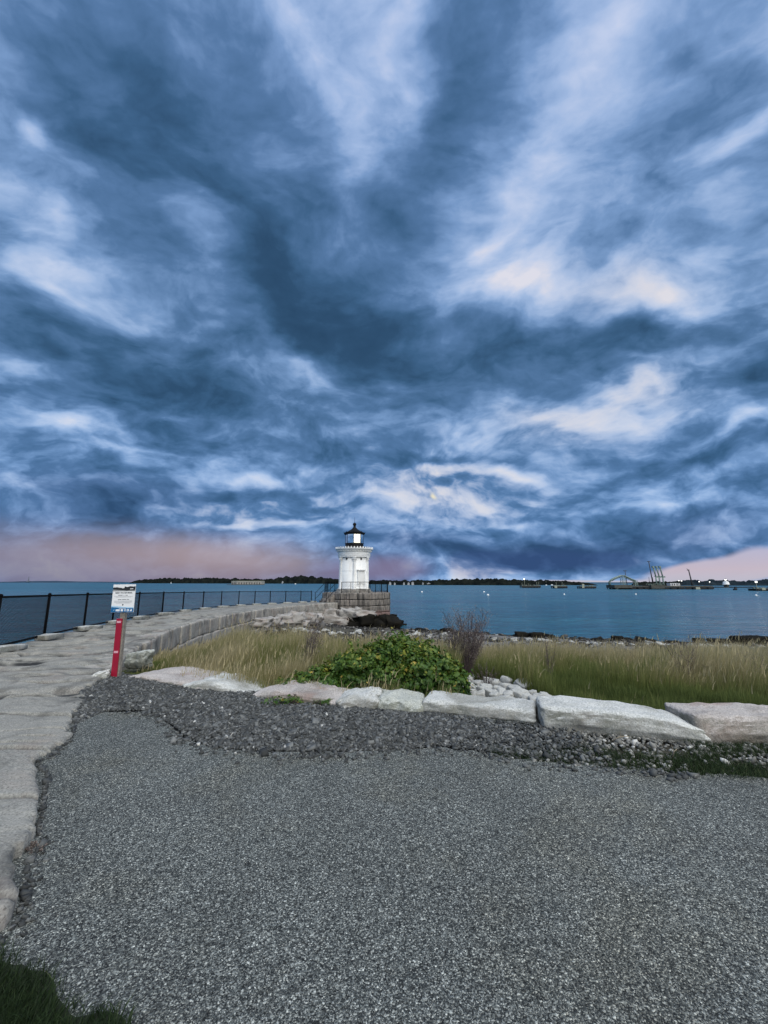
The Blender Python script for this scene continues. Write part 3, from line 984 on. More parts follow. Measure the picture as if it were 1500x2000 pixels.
def build_fence():
    root = thing('chain_link_fence', 'black chain-link fence along the seaward edge of the granite walkway', 'fence', (0, 0, 0))
    cols = [91, 167, 222, 270.5, 318, 358, 397, 432.5, 466.5, 498, 527.5, 558, 587.5, 612.5]
    ysr = np.arange(8, 49, 0.02)
    xs = xl(ysr) + 0.12
    posts = []
    for c in cols:
        # photo column of each point of the edge at rail height
        px = 750 + FPX * xs / (ysr * CP + (zwalk(ysr) + 0.6 - EYE) * SP)
        i = np.argmin(np.where(ysr < 47.6, np.abs(px - c), 1e9))
        posts.append((xs[i], ysr[i]))
    near = []
    y = posts[0][1]
    for k in range(4):
        y -= 2.6
        near.append((float(xl(y)) + 0.12, y))
    posts = near[::-1] + posts
    H = 1.24
    for i, (x, y) in enumerate(posts):
        z = float(zwalk(y))
        m = MB().tube([(x, y, z - 0.1), (x, y, z + H + 0.03)], 0.036 if i < 8 else 0.042, 8)
        m.lathe([(0.045, 0), (0.045, 0.03), (0.02, 0.055)], 8, (x, y, z + H + 0.02))
        m.build('post', M['black'], root)
    top, bot, mesh = MB(), MB(), MB()
    for (a, b) in zip(posts[:-1], posts[1:]):
        za, zb_ = float(zwalk(a[1])), float(zwalk(b[1]))
        top.tube([(a[0], a[1], za + H), (b[0], b[1], zb_ + H)], 0.026, 8)
        bot.tube([(a[0], a[1], za + 0.09), (b[0], b[1], zb_ + 0.09)], 0.024, 8)
        far = b[1] > 24
        chain_link(mesh, a, b, za + 0.04, zb_ + 0.04, H - 0.06, 0.062 if not far else 0.09, (0.0046 if b[1] < 14 else 0.0033) if not far else 0.0028)
    top.build('top_rail', M['black'], root)
    bot.build('bottom_rail', M['black'], root)
    mesh.build('wire_mesh', M['black'], root)
    # stone pads the posts are pinned to
    rs = np.random.RandomState(3)
    for i, (x, y) in enumerate(posts):
        if i in (0, 1):
            continue
        z = float(zwalk(y))
        v, f = stone_block(rs, rs.uniform(0.75, 1.15), 0.34, 0.15, 4, 0.02, 0.012)
        v[:, 2] += np.where(v[:, 2] > 0, -0.06 * (v[:, 0] > 0) * v[:, 0], 0)
        ang = math.atan2(0.4, float(xl(y + .2) - xl(y - .2))) + rs.uniform(-.25, .1) - 0.25
        ca, sa = math.cos(ang), math.sin(ang)
        q = np.stack([x + 0.22 + v[:, 0] * ca - v[:, 1] * sa, y - 0.05 + v[:, 0] * sa + v[:, 1] * ca, z + 0.06 + v[:, 2]], 1)
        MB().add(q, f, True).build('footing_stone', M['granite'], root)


build_fence()


# ------------------------------------------------------------------ lighthouse
LY = 50.0
def zat(py, y):
    u = (1000.0 - py) / FPX
    return EYE + y * (SP + CP * u) / (CP - SP * u)
def xat(px, py, y):
    u = (1000.0 - py) / FPX
    return y * ((px - 750) / FPX) / (CP - SP * u)

LX = xat(691.5, 1110, LY)
LK = LY / (FPX * CP) * 1.0          # metres per photo pixel at the lighthouse, near the horizon


def glass_mat():
    m, g, b = new_mat('lantern_glass')
    b.inputs['Base Color'].default_value = (0.75, 0.85, 0.9, 1)
    b.inputs['Roughness'].default_value = 0.03
    b.inputs['IOR'].default_value = 1.6
    b.inputs['Specular IOR Level'].default_value = 0.9
    t = g.n('ShaderNodeBsdfTransparent')
    t.inputs[0].default_value = (0.86, 0.93, 0.96, 1)
    mx = g.n('ShaderNodeMixShader')
    mx.inputs[0].default_value = 0.42
    out = [n for n in g.t.nodes if n.bl_idname == 'ShaderNodeOutputMaterial'][0]
    gl = g.n('ShaderNodeBsdfGlossy')
    gl.inputs['Roughness'].default_value = 0.03
    gl.inputs[0].default_value = (0.9, 0.93, 0.95, 1)
    g.t.links.new(gl.outputs[0], mx.inputs[1])
    g.t.links.new(t.outputs[0], mx.inputs[2])
    g.t.links.new(mx.outputs[0], out.inputs[0])
    return m


def build_lighthouse():
    base = zat(1150.3, LY)
    root = thing('lighthouse', 'small white iron lighthouse with a black lantern at the end of the breakwater', 'lighthouse', (LX, LY, base))
    Zp = lambda py: zat(py, LY) - base
    W = M['white_iron']
    rs_, re_ = 1.86, 1.99
    shaft_top = Zp(1089)
    ent_top, cor_top = Zp(1078.5), Zp(1073)
    m = MB().lathe([(rs_ + 0.10, 0), (rs_ + 0.10, 0.12), (rs_ + 0.03, 0.16), (rs_, 0.22), (rs_ - 0.05, shaft_top)], 48)
    tower = m.build('tower', W, root)
    # plate seams ring the shaft
    m = MB()
    for zz in (Zp(1115.5),):
        m.lathe([(rs_ - 0.03, zz - 0.012), (rs_ - 0.012, zz - 0.006), (rs_ - 0.012, zz + 0.006), (rs_ - 0.03, zz + 0.012)], 48, close=False)
    m.build('seam_band', W, tower)
    for k in range(6):
        th = R(5 + 60 * k)
        c, s = math.cos(th), math.sin(th)
        m = MB()
        q0 = MB()
        def half_col(prof):
            n = 10
            vs, fs = [], []
            for (r, z) in prof:
                for i in range(n):
                    a = math.pi * 2 * i / n
                    lx, ly = r * math.sin(a), -(rs_ - 0.06) - r * math.cos(a)
                    vs.append((lx * c - ly * s, lx * s + ly * c, z))
            for j in range(len(prof) - 1):
                for i in range(n):
                    fs.append((j * n + i, j * n + (i + 1) % n, (j + 1) * n + (i + 1) % n, (j + 1) * n + i))
            return vs, fs
        h = shaft_top
        pil = MB().add(*half_col([(0.27, 0.0), (0.27, 0.14), (0.22, 0.18), (0.24, 0.25), (0.19, 0.31), (0.185, h * 0.5), (0.165, h - 0.52)]), True).build('pilaster', W, root)
        cap = MB().add(*half_col([(0.165, h - 0.52), (0.20, h - 0.50), (0.17, h - 0.46), (0.20, h - 0.32), (0.25, h - 0.26), (0.20, h - 0.24), (0.24, h - 0.12), (0.30, h - 0.07), (0.30, h)]), False)
        for i in range(5):                           # leaves of the capital
            a = R(-70 + 35 * i)
            lx, ly = 0.25 * math.sin(a), -(rs_ - 0.06) - 0.25 * math.cos(a)
            cap.box((lx * c - ly * s, lx * s + ly * c, h - 0.24), (0.07, 0.05, 0.16), th + a, 0, 0, 1.5)
        cap.build('capital', W, pil)
    m = MB().lathe([(re_ - 0.12, shaft_top - 0.02), (re_, shaft_top), (re_, shaft_top + 0.16), (re_ + 0.03, shaft_top + 0.17), (re_ + 0.03, shaft_top + 0.33),
                    (re_ + 0.06, shaft_top + 0.35), (re_ + 0.06, shaft_top + 0.40), (re_ + 0.02, shaft_top + 0.42), (re_ + 0.02, ent_top)], 48, smooth=False)
    m.build('entablature', W, root)
    m = MB().lathe([(re_ + 0.02, ent_top - 0.02), (re_ + 0.10, ent_top + 0.02), (re_ + 0.12, ent_top + 0.10), (re_ + 0.20, ent_top + 0.14), (re_ + 0.22, ent_top + 0.22),
                    (re_ + 0.34, ent_top + 0.26), (re_ + 0.37, cor_top - 0.02), (re_ + 0.34, cor_top + 0.02), (1.1, cor_top + 0.05)], 48, smooth=False)
    for k in range(44):                              # dentils
        a = 2 * math.pi * k / 44
        m.box(((re_ + 0.16) * math.sin(a), -(re_ + 0.16) * math.cos(a), ent_top + 0.07), (0.12, 0.10, 0.11), a)
    cornice = m.build('cornice', W, root)
    for k in range(40):                              # palmettes standing along the gutter
        a = 2 * math.pi * (k + 0.5) / 40
        x, y = (re_ + 0.33) * math.sin(a), -(re_ + 0.33) * math.cos(a)
        ca, sa = math.cos(a), math.sin(a)
        prof = [(-0.085, 0), (0.085, 0), (0.11, 0.09), (0.075, 0.17), (0, 0.22), (-0.075, 0.17), (-0.11, 0.09)]
        n = len(prof)
        vs = [(x + px * ca + 0.02 * sa * s, y + px * sa - 0.02 * ca * s, cor_top + 0.01 + pz) for s in (1, -1) for px, pz in prof]
        MB().add(vs, [tuple(range(n)), tuple(range(n, 2 * n))[::-1]] + [(i, n + i, n + (i + 1) % n, (i + 1) % n) for i in range(n)]).build('palmette', W, cornice)
    # portholes, blind window with its hood
    for th in (-25, 32):
        a = R(th)
        x, y = rs_ * math.sin(a), -rs_ * math.cos(a)
        zc = Zp(1092.8)
        ring = MB()
        n = 14
        e = np.array([math.cos(a), math.sin(a), 0])
        nrm = np.array([math.sin(a), -math.cos(a), 0])
        cpt = np.array([x, y, zc])
        vs = []
        for off, r in ((-0.08, 0.11), (0.015, 0.11), (0.015, 0.085)):
            vs += [cpt + nrm * off + r * (math.cos(2 * math.pi * i / n) * e + math.sin(2 * math.pi * i / n) * np.array([0, 0, 1])) for i in range(n)]
        ring.add(vs, [(j * n + i, j * n + (i + 1) % n, (j + 1) * n + (i + 1) % n, (j + 1) * n + i) for j in range(2) for i in range(n)] + [tuple(range(2 * n, 3 * n))])
        ring.build('porthole', M['lantern_black'], root)
    a = R(32)
    def panel(z0, z1, w, proud, extra=0.0):
        x, y = (rs_ - 0.06 + proud / 2) * math.sin(a), -(rs_ - 0.06 + proud / 2) * math.cos(a)
        return (x, y, (z0 + z1) / 2), (w, 0.12 + proud, z1 - z0), a
    zt, zb = Zp(1116.5), Zp(1140)
    m = MB()
    c_, s_, r_ = panel(zb, zt, 0.74, 0.03)
    m.box(c_, s_, r_)
    win = m.build('blind_window', W, root)
    m = MB()
    for dx in (-0.42, 0.42):
        c_, s_, r_ = panel(zb - 0.05, zt + 0.02, 0.11, 0.10)
        m.box((c_[0] + dx * math.cos(a), c_[1] + dx * math.sin(a), c_[2]), s_, r_)
    c_, s_, r_ = panel(zt + 0.02, zt + 0.14, 1.0, 0.12)
    m.box(c_, s_, r_)
    c_, s_, r_ = panel(zt + 0.14, zt + 0.20, 1.14, 0.20)
    m.box(c_, s_, r_)
    m.build('frame', W, win)
    # lantern
    K = M['lantern_black']
    lb, gb, gt = cor_top + 0.05, Zp(1061.5), Zp(1044.5)
    rl = 1.14
    o8 = 0.0
    m = MB().lathe([(rl + 0.05, lb), (rl + 0.05, lb + 0.1), (rl, lb + 0.12), (rl, gb - 0.06), (rl + 0.07, gb - 0.05), (rl + 0.07, gb)], 8, smooth=False, rot=o8)
    m.box((rl + 0.14, -0.35, lb + 0.13), (0.16, 0.22, 0.14))
    m.build('lantern_base', K, root)
    G = glass_mat()
    V8 = [(rl * math.sin(R(45 * k)), -rl * math.cos(R(45 * k))) for k in range(8)]
    for k in range(8):
        p, q = V8[k], V8[(k + 1) % 8]
        ins = 0.04
        cx, cy = (p[0] + q[0]) / 2, (p[1] + q[1]) / 2
        L = math.hypot(q[0] - p[0], q[1] - p[1])
        an = math.atan2(q[1] - p[1], q[0] - p[0])
        MB().box((cx * 0.985, cy * 0.985, (gb + gt) / 2), (L - 0.06, 0.012, gt - gb), an).build('pane', G, root)
    for p in V8:
        MB().box((p[0] * 0.985, p[1] * 0.985, (gb + gt) / 2), (0.045, 0.045, gt - gb), math.atan2(p[0], -p[1])).build('mullion', K, root)
    m = MB()
    m.lathe([(0.22, gb - 0.05), (0.22, gb + 0.25), (0.34, gb + 0.3), (0.38, gb + 0.55), (0.34, gb + 0.8), (0.2, gb + 0.9)], 20)
    m.build('lens', plain('lens_glass', (0.75, 0.72, 0.62), 0.15, var=0.02), root)
    rt = Zp(1030.5)
    prof = [(rl - 0.05, gt - 0.02), (rl + 0.10, gt), (rl + 0.16, gt + 0.10), (rl + 0.22, gt + 0.24), (rl + 0.12, gt + 0.25)]
    for f in np.linspace(0, 1, 7)[1:]:
        prof.append((rl + 0.12 - (rl - 0.10) * (1 - (1 - f) ** 1.55), gt + 0.25 + (rt - gt - 0.25) * f ** 1.0))
    m = MB().lathe(prof, 8, smooth=False, rot=o8)
    for k in range(8):
        a8 = R(45 * k)
        m.box(((rl + 0.19) * math.sin(a8), -(rl + 0.19) * math.cos(a8), gt + 0.29), (0.09, 0.07, 0.12), a8, 0, 0, 0.4)
    roof = m.build('lantern_roof', K, root)
    r0 = rt - 0.08
    bc = Zp(1024.3)
    br = 0.225
    prof = [(0.20, r0), (0.15, r0 + 0.1), (0.16, bc - br * 0.85), (0.11, bc - br * 0.8)] + [(br * math.sin(t), bc - br * math.cos(t)) for t in np.linspace(0.5, math.pi - 0.1, 9)]
    MB().lathe(prof, 16).build('vent_ball', K, roof)
    MB().tube([(0, 0, bc + br * 0.95), (0, 0, Zp(1010))], [0.022, 0.012], 6).build('lightning_rod', K, roof)
    # the stepped plinth it stands on
    m = MB().lathe([(2.35, Zp(1159)), (2.35, Zp(1154.6)), (2.15, Zp(1154.4)), (2.15, -0.01)], 12, smooth=False, rot=R(15))
    m.build('plinth', M['wall_granite'], root)
    return root


LIGHTHOUSE = build_lighthouse()


# ------------------------------------------------------------------ its stone platform, stairs and railing
PR = 4.35
PCX, PCY = xat(697, 1160, LY), LY
PV = [(PCX + PR * math.sin(R(-21.5 + 45 * k)), PCY - PR * math.cos(R(-21.5 + 45 * k))) for k in range(8)]
PZ = zat(1158.3, PCY - PR * 0.95)


def platform_mat():
    """old stained ashlar: base granite with dark runs hanging from the upper courses"""
    m, g, b = new_mat('stained_ashlar')
    c = g.n('ShaderNodeTexCoord').outputs['Object']
    n1 = g.noise(c, 1.3, 6, 0.6, 0.3)
    col = g.ramp(n1, [(0.3, (0.12, 0.11, 0.10)), (0.55, (0.21, 0.19, 0.172)), (0.75, (0.28, 0.235, 0.22))])
    run = g.noise(g.vm('MULTIPLY', c, (2.2, 2.2, 0.28)), 1.6, 5, 0.6, 0.4)
    col = g.mix(g.maprange(run, 0.49, 0.60, 0.0, 0.75), col, (0.028, 0.027, 0.027, 1))
    z = g.xyz(c)[2]
    weed = g.maprange(g.m('MULTIPLY_ADD', g.m('SUBTRACT', n1, 0.5), 1.6, z), -2.15, -2.35, 0.0, 1.0)
    pinkb = g.maprange(g.m('MULTIPLY_ADD', g.m('SUBTRACT', n1, 0.5), 0.8, z), -1.55, -1.75, 0.0, 0.8)
    col = g.mix(pinkb, col, (0.20, 0.125, 0.115, 1))
    col = g.mix(weed, col, (0.010, 0.011, 0.009, 1))
    g.put(b.inputs['Base Color'], col)
    b.inputs['Roughness'].default_value = 0.9
    bp = g.n('ShaderNodeBump')
    bp.inputs['Strength'].default_value = 0.8
    bp.inputs['Distance'].default_value = 0.05
    g.put(bp.inputs['Height'], g.noise(c, 5, 7, 0.65))
    g.put(b.inputs['Normal'], bp.outputs[0])
    return m


def build_platform():
    root = thing('lighthouse_platform', 'eight-sided platform of stained stone blocks that carries the white lighthouse', 'platform', (0, 0, 0))
    mat = platform_mat()
    rs = np.random.RandomState(12)
    core = MB()
    n = 8
    vs = [(PCX + (x - PCX) * 0.95, PCY + (y - PCY) * 0.95, z) for z in (SEA - 1.5, PZ - 0.03) for x, y in PV]
    core.add(vs, [tuple(range(n))[::-1], tuple(range(n, 2 * n))] + [(i, (i + 1) % n, n + (i + 1) % n, n + i) for i in range(n)])
    core.build('core', mat, root)
    m, foot = MB(), MB()
    z = PZ
    hs = [0.76, 0.70, 0.74, 0.42]
    for ci, h in enumerate(hs):
        for k in range(8):
            a, b = np.array(PV[k]), np.array(PV[(k + 1) % 8])
            L = np.linalg.norm(b - a)
            e = (b - a) / L
            ang = math.atan2(e[1], e[0])
            cuts = [0.0]
            while cuts[-1] < L - 0.1:
                cuts.append(min(L, cuts[-1] + rs.uniform(0.5, 1.5)))
                if L - cuts[-1] < 0.45:
                    cuts[-1] = L
            for s0, s1 in zip(cuts[:-1], cuts[1:]):
                v, f = stone_block(rs, s1 - s0 - 0.014, 0.5, h - 0.045, 4, 0.03, 0.024)
                mid = a + e * (s0 + s1) / 2
                nx_, ny_ = e[1], -e[0]
                off = -0.22 + rs.uniform(-0.03, 0.03)
                ca, sa = e
                q = np.stack([mid[0] + nx_ * off + v[:, 0] * ca - v[:, 1] * sa, mid[1] + ny_ * off + v[:, 0] * sa + v[:, 1] * ca, z - h / 2 + v[:, 2]], 1)
                m.add(q, f, True)
        z -= h
    m.build('block_courses', mat, root)
    # broad weed-covered footing
    fv = MB()
    rs2 = np.random.RandomState(2)
    for k in range(120):
        a = R(rs2.uniform(-95, 125))
        sz = rs2.uniform(0.35, 1.0)
        t = rs2.rand()
        v, f = stone_block(rs2, sz * rs2.uniform(1, 1.6), sz, sz * rs2.uniform(0.5, 0.9), 4, 0.12, 0.12)
        r = PR - 0.35 + 1.5 * t + rs2.uniform(-0.1, 0.1)
        an = rs2.uniform(0, 6.28)
        ca, sa = math.cos(an), math.sin(an)
        zc = z - 0.25 - (z - SEA - 0.1) * t ** 0.9 * rs2.uniform(0.75, 1.1)
        q = np.stack([PCX + r * math.sin(a) + v[:, 0] * ca - v[:, 1] * sa, PCY - r * math.cos(a) + v[:, 0] * sa + v[:, 1] * ca, zc + v[:, 2]], 1)
        fv.add(q, f, True)
    for k in range(16):                              # the broad ledge they lie on
        a = R(-95 + k * 14)
        v, f = stone_block(rs2, 1.5, 1.2, z - SEA + 0.4, 6, 0.2, 0.2)
        r = PR - 0.2
        ca, sa = math.cos(a), math.sin(a)
        q = np.stack([PCX + r * math.sin(a) + v[:, 0] * ca - v[:, 1] * sa, PCY - r * math.cos(a) + v[:, 0] * sa + v[:, 1] * ca, (z + SEA - 1.2) / 2 + v[:, 2]], 1)
        fv.add(q, f, True)
    fv.build('footing', M['seaweed_rock'], root)
    # steps up from the walkway
    a, b = np.array(PV[7]), np.array(PV[0])
    mid, e = (a + b) / 2, (b - a) / np.linalg.norm(b - a)
    nrm = np.array([e[1], -e[0]])
    zw = float(zwalk(46))
    cnt = 4
    st = MB()
    for k in range(cnt):
        zt = zw + (PZ - zw) * (cnt - k) / (cnt + 1)
        d = 0.12 + 0.26 * k
        c = mid + nrm * d - e * 0.1
        v, f = stone_block(rs, 1.5, 0.28, zt - zw + 0.3, 3, 0.02, 0.008)
        q = np.stack([c[0] + v[:, 0] * e[0] - v[:, 1] * e[1], c[1] + v[:, 0] * e[1] + v[:, 1] * e[0], (zt + zw - 0.3) / 2 + v[:, 2]], 1)
        st.add(q, f, True)
    st.build('steps', mat, root)
    st = MB()                                       # solid bed under the steps where the walkway runs in
    c = mid + nrm * 0.5
    st.box((c[0], c[1], (zw - 5) / 2 - 0.06), (2.6, 1.6, 5 + zw), math.atan2(e[1], e[0]))
    st.build('stair_bed', mat, root)
    # the railing round the edge
    rail = thing('platform_railing', 'black wire-mesh railing around the foot of the white lighthouse', 'railing', (0, 0, 0))
    RV = [(PCX + (x - PCX) * 0.93, PCY + (y - PCY) * 0.93) for x, y in PV]
    H = 1.22
    top, mesh = MB(), MB()
    for k in range(8):
        p, q = np.array(RV[k]), np.array(RV[(k + 1) % 8])
        for s in (0, 1 / 3, 2 / 3):
            c = p + (q - p) * s
            MB().tube([(c[0], c[1], PZ - 0.05), (c[0], c[1], PZ + H)], 0.04 if s == 0 else 0.026, 8).build('post', M['black'], rail)
        if k == 7:
            continue
        for zz, r in ((H, 0.032), (0.12, 0.024)):
            top.tube([(p[0], p[1], PZ + zz), (q[0], q[1], PZ + zz)], r, 6)
        chain_link(mesh, p, q, PZ + 0.1, PZ + 0.1, H - 0.12, 0.16, 0.004)
    # stair rails
    for s in (0.10, 0.72):
        c = a + (b - a) * s
        d = c + nrm * 1.25
        for zz in (H * 0.85, 0.35):
            top.tube([(c[0], c[1], PZ + zz), (d[0], d[1], zw + zz)], 0.028, 6)
        MB().tube([(d[0], d[1], zw), (d[0], d[1], zw + H * 0.9)], 0.034, 8).build('post', M['black'], rail)
    top.build('rails', M['black'], rail)
    mesh.build('wire_mesh', M['black'], rail)


build_platform()


# ------------------------------------------------------------------ boulders edging the gravel
def rock_mesh(name, L, W, H, seed, prof=None, bev=0.12, rough=0.05, sub=14, skew=0.0, tilt=0.0):
    rs = np.random.RandomState(seed)
    v, f = stone_block(rs, L, W, H, sub, bev, rough)
    t = v[:, 0] / L + 0.5
    zb = v[:, 2] + H / 2
    if prof:
        k = np.interp(t, np.linspace(0, 1, len(prof)), prof)
        v[:, 2] = zb * k - H / 2
    v[:, 1] += skew * (zb / H)                        # top leans back from the face
    v[:, 2] += tilt * v[:, 1] * (zb / H)
    if sub > 12:                                      # undercut foot
        v[:, 1] += np.where(v[:, 1] < 0, 0.07 * np.clip(1 - zb / (0.45 * H), 0, 1), 0)
    me = bpy.data.meshes.new(name)
    me.from_pydata(v.tolist(), [], f)
    me.polygons.foreach_set('use_smooth', np.ones(len(f), bool))
    me.update()
    return me


def boulder(label, px0, py0, px1, py1, H, W, mat, seed, prof=None, bev=0.10, rough=0.045, skew=0.08, sink=0.06, zbase=0.0, tilt=0.0, group=None):
    a, b = np.array(P(px0, py0, zbase)), np.array(P(px1, py1, zbase))
    L = np.linalg.norm(b - a)
    e = (b - a) / L
    n = np.array([-e[1], e[0]])
    c = (a + b)[:2] / 2 + n * (W / 2)
    me = rock_mesh('granite_block', L, W, H + sink, seed, prof, bev, rough * 0.8, 30, skew, tilt)
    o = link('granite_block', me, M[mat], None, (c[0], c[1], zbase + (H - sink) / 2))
    o.rotation_euler = (0, 0, math.atan2(e[1], e[0]))
    return tag(o, label, 'granite block', group or 'granite blocks along the edge of the gravel')


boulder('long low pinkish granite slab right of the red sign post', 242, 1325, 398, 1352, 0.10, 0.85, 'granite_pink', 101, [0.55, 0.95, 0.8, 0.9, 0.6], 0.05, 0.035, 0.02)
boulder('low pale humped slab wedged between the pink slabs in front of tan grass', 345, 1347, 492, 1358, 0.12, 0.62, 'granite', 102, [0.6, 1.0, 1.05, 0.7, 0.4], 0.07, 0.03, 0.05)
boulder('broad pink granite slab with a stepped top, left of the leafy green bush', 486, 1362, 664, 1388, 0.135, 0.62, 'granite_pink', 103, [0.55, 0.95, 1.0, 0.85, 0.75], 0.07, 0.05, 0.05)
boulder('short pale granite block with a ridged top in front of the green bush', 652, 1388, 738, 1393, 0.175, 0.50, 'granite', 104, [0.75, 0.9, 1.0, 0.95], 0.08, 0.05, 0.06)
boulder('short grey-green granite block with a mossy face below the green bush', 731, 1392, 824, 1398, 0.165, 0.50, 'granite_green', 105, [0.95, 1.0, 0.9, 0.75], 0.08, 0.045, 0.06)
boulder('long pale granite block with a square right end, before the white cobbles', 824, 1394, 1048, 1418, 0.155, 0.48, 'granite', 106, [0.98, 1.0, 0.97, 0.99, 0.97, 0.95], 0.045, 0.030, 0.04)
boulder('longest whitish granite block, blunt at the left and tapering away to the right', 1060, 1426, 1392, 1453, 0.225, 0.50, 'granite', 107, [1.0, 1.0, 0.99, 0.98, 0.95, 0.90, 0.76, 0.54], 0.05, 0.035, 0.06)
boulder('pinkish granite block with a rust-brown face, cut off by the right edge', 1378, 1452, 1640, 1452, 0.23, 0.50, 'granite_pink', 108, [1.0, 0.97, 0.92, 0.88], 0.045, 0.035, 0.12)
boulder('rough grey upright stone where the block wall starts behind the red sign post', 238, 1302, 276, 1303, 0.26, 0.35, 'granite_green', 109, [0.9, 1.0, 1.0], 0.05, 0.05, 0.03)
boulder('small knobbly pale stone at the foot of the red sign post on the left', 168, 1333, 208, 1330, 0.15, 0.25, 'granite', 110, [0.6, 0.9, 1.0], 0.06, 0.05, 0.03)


# ------------------------------------------------------------------ loose stones: shared stone meshes, one object per stone
def stone_mesh(seed, sub=5, rough=0.12, bev=0.45):
    rs = np.random.RandomState(seed)
    v, f = stone_block(rs, 1.0, 1.0, 1.0, sub, bev, rough)
    me = bpy.data.meshes.new('stone')
    me.from_pydata(v.tolist(), [], f)
    me.polygons.foreach_set('use_smooth', np.ones(len(f), bool))
    me.update()
    return me


def with_mat(me, mat):
    c = me.copy()
    c.materials.append(mat)
    return c


ROUND = [stone_mesh(200 + k) for k in range(6)]
ANG = [stone_mesh(220 + k, 7, 0.26, 0.14) for k in range(6)]
STONES = {k: [with_mat(me, M[mt]) for me in src] for k, src, mt in (
    ('cobble', ROUND, 'beach_stone'), ('riprap', ANG, 'riprap'), ('weed', ROUND, 'seaweed_rock'), ('wetblock', ANG, 'seaweed_rock'), ('pale', ANG, 'beach_stone'))}


def stone(kind, name, pos, size, rs, label, cat, group, rot=None):
    o = bpy.data.objects.new(name, STONES[kind][rs.randint(len(STONES[kind]))])
    COL.objects.link(o)
    o.location = pos
    o.scale = size
    o.rotation_euler = rot if rot is not None else (rs.uniform(-.25, .25), rs.uniform(-.25, .25), rs.uniform(0, 6.28))
    return tag(o, label, cat, group)


rs = np.random.RandomState(77)
# the heap of white cobbles behind the long block
heap = [(910, 1318, 15), (912, 1330, 18), (934, 1328, 18), (905, 1340, 16), (918, 1343, 17), (928, 1337, 15), (942, 1340, 16), (955, 1322, 18), (963, 1326, 16), (950, 1335, 17), (975, 1318, 16),
        (990, 1322, 17), (985, 1333, 20), (972, 1338, 19), (958, 1345, 18), (938, 1348, 16), (922, 1350, 15), (966, 1350, 17), (980, 1345, 17), (993, 1349, 18), (1002, 1338, 16), (1012, 1318, 22),
        (1022, 1330, 22), (1012, 1346, 24), (1028, 1352, 16), (985, 1357, 16), (1000, 1360, 15), (1042, 1358, 15), (1052, 1352, 16), (1066, 1352, 17), (1058, 1364, 14), (1040, 1346, 14),
        (945, 1314, 15), (925, 1316, 15), (900, 1352, 16), (1085, 1362, 15), (1098, 1364, 18), (1018, 1362, 14)]
for i, (px, py, d) in enumerate(heap):
    p = PT(px, py + d * 0.3, 0.10)
    s = d * np.linalg.norm(p[:2]) / FPX * 1.0
    stone('cobble', 'cobble', (p[0], p[1], p[2] + s * 0.12 + 0.04), (s * rs.uniform(1.0, 1.35), s * rs.uniform(0.85, 1.1), s * rs.uniform(0.75, 0.95)), rs,
          'white cobble in the heap behind the long pale granite block', 'cobble', 'white cobbles heaped behind the granite blocks')
# bigger quarry stones tumbled against the platform and the wall
rip = [('flat pale boulder with a peaked top, nearest the stone platform', 681, 1200, 26, 14, 0.3), ('rounded tan boulder against the end of the block wall', 646, 1199, 22, 15, 0.0), ('wide pinkish boulder sloping to the right below the end of the wall', 652, 1212, 42, 17, 0.2),
       ('small bluish slab lying loose on the black rocks below the platform', 713, 1210, 14, 7, 0.3), ('grey boulder leaning on its neighbour under the wall', 604, 1208, 26, 16, 0.2), ('flat grey boulder at the foot of the middle of the wall', 575, 1206, 30, 15, 0.0),
       ('low brownish slab tucked under the block wall', 555, 1209, 26, 12, 0.0), ('pale angular boulder left of the wide pinkish one', 618, 1210, 24, 14, 0.3), ('dark grey boulder half sunk in the beach below the wall', 590, 1222, 22, 12, 0.0),
       ('small pointed pale stone beside the black rocks', 684, 1214, 14, 9, 0.4), ('low reddish boulder at the foot of the platform corner', 712, 1199, 30, 9, 0.0), ('reddish knob of rock against the platform wall', 698, 1194, 14, 11, 0.0),
       ('brown boulder under the wall where the grass ends', 536, 1214, 24, 13, 0.0), ('long dark slab lying in the tide-line under the wide boulder', 640, 1222, 34, 9, 0.0), ('dark stained boulder under the red-streaked wall blocks', 512, 1217, 26, 12, 0.0)]
for i, (lb, px, py, w, h, tl) in enumerate(rip):
    wy = np.arange(28, 46.5, 0.05)
    wc = 750 + FPX * (xr(wy) + 0.9) / wy
    y = 43.6 if px > 625 else wy[np.argmin(np.abs(wc - px))] - 0.4
    x, z = xat(px, py, y), zat(py, y)
    k = y / FPX
    mt = 'riprap'
    stone(mt, 'boulder', (x, y, z), (w * k * 1.12, w * k * 0.9, h * k * 1.15), rs, lb, 'boulder', 'boulders tumbled under the lighthouse platform', (rs.uniform(-.1, .1), tl * 0.6, rs.uniform(-.4, .4)))
    # rock carrying it
for i in range(26):
    px = 600 + 170 * (i + rs.uniform(0, 0.8)) / 26
    py = rs.uniform(1210, 1229)
    y = rs.uniform(43.2, 44.6)
    s = rs.uniform(0.9, 1.6)
    stone('weed', 'boulder', (xat(px, py, y), y, zat(py, y)), (s * 1.3, s, s * 0.75), rs, 'black seaweed-covered boulder in the dark bank below the lighthouse platform', 'boulder', 'black weedy boulders under the platform')
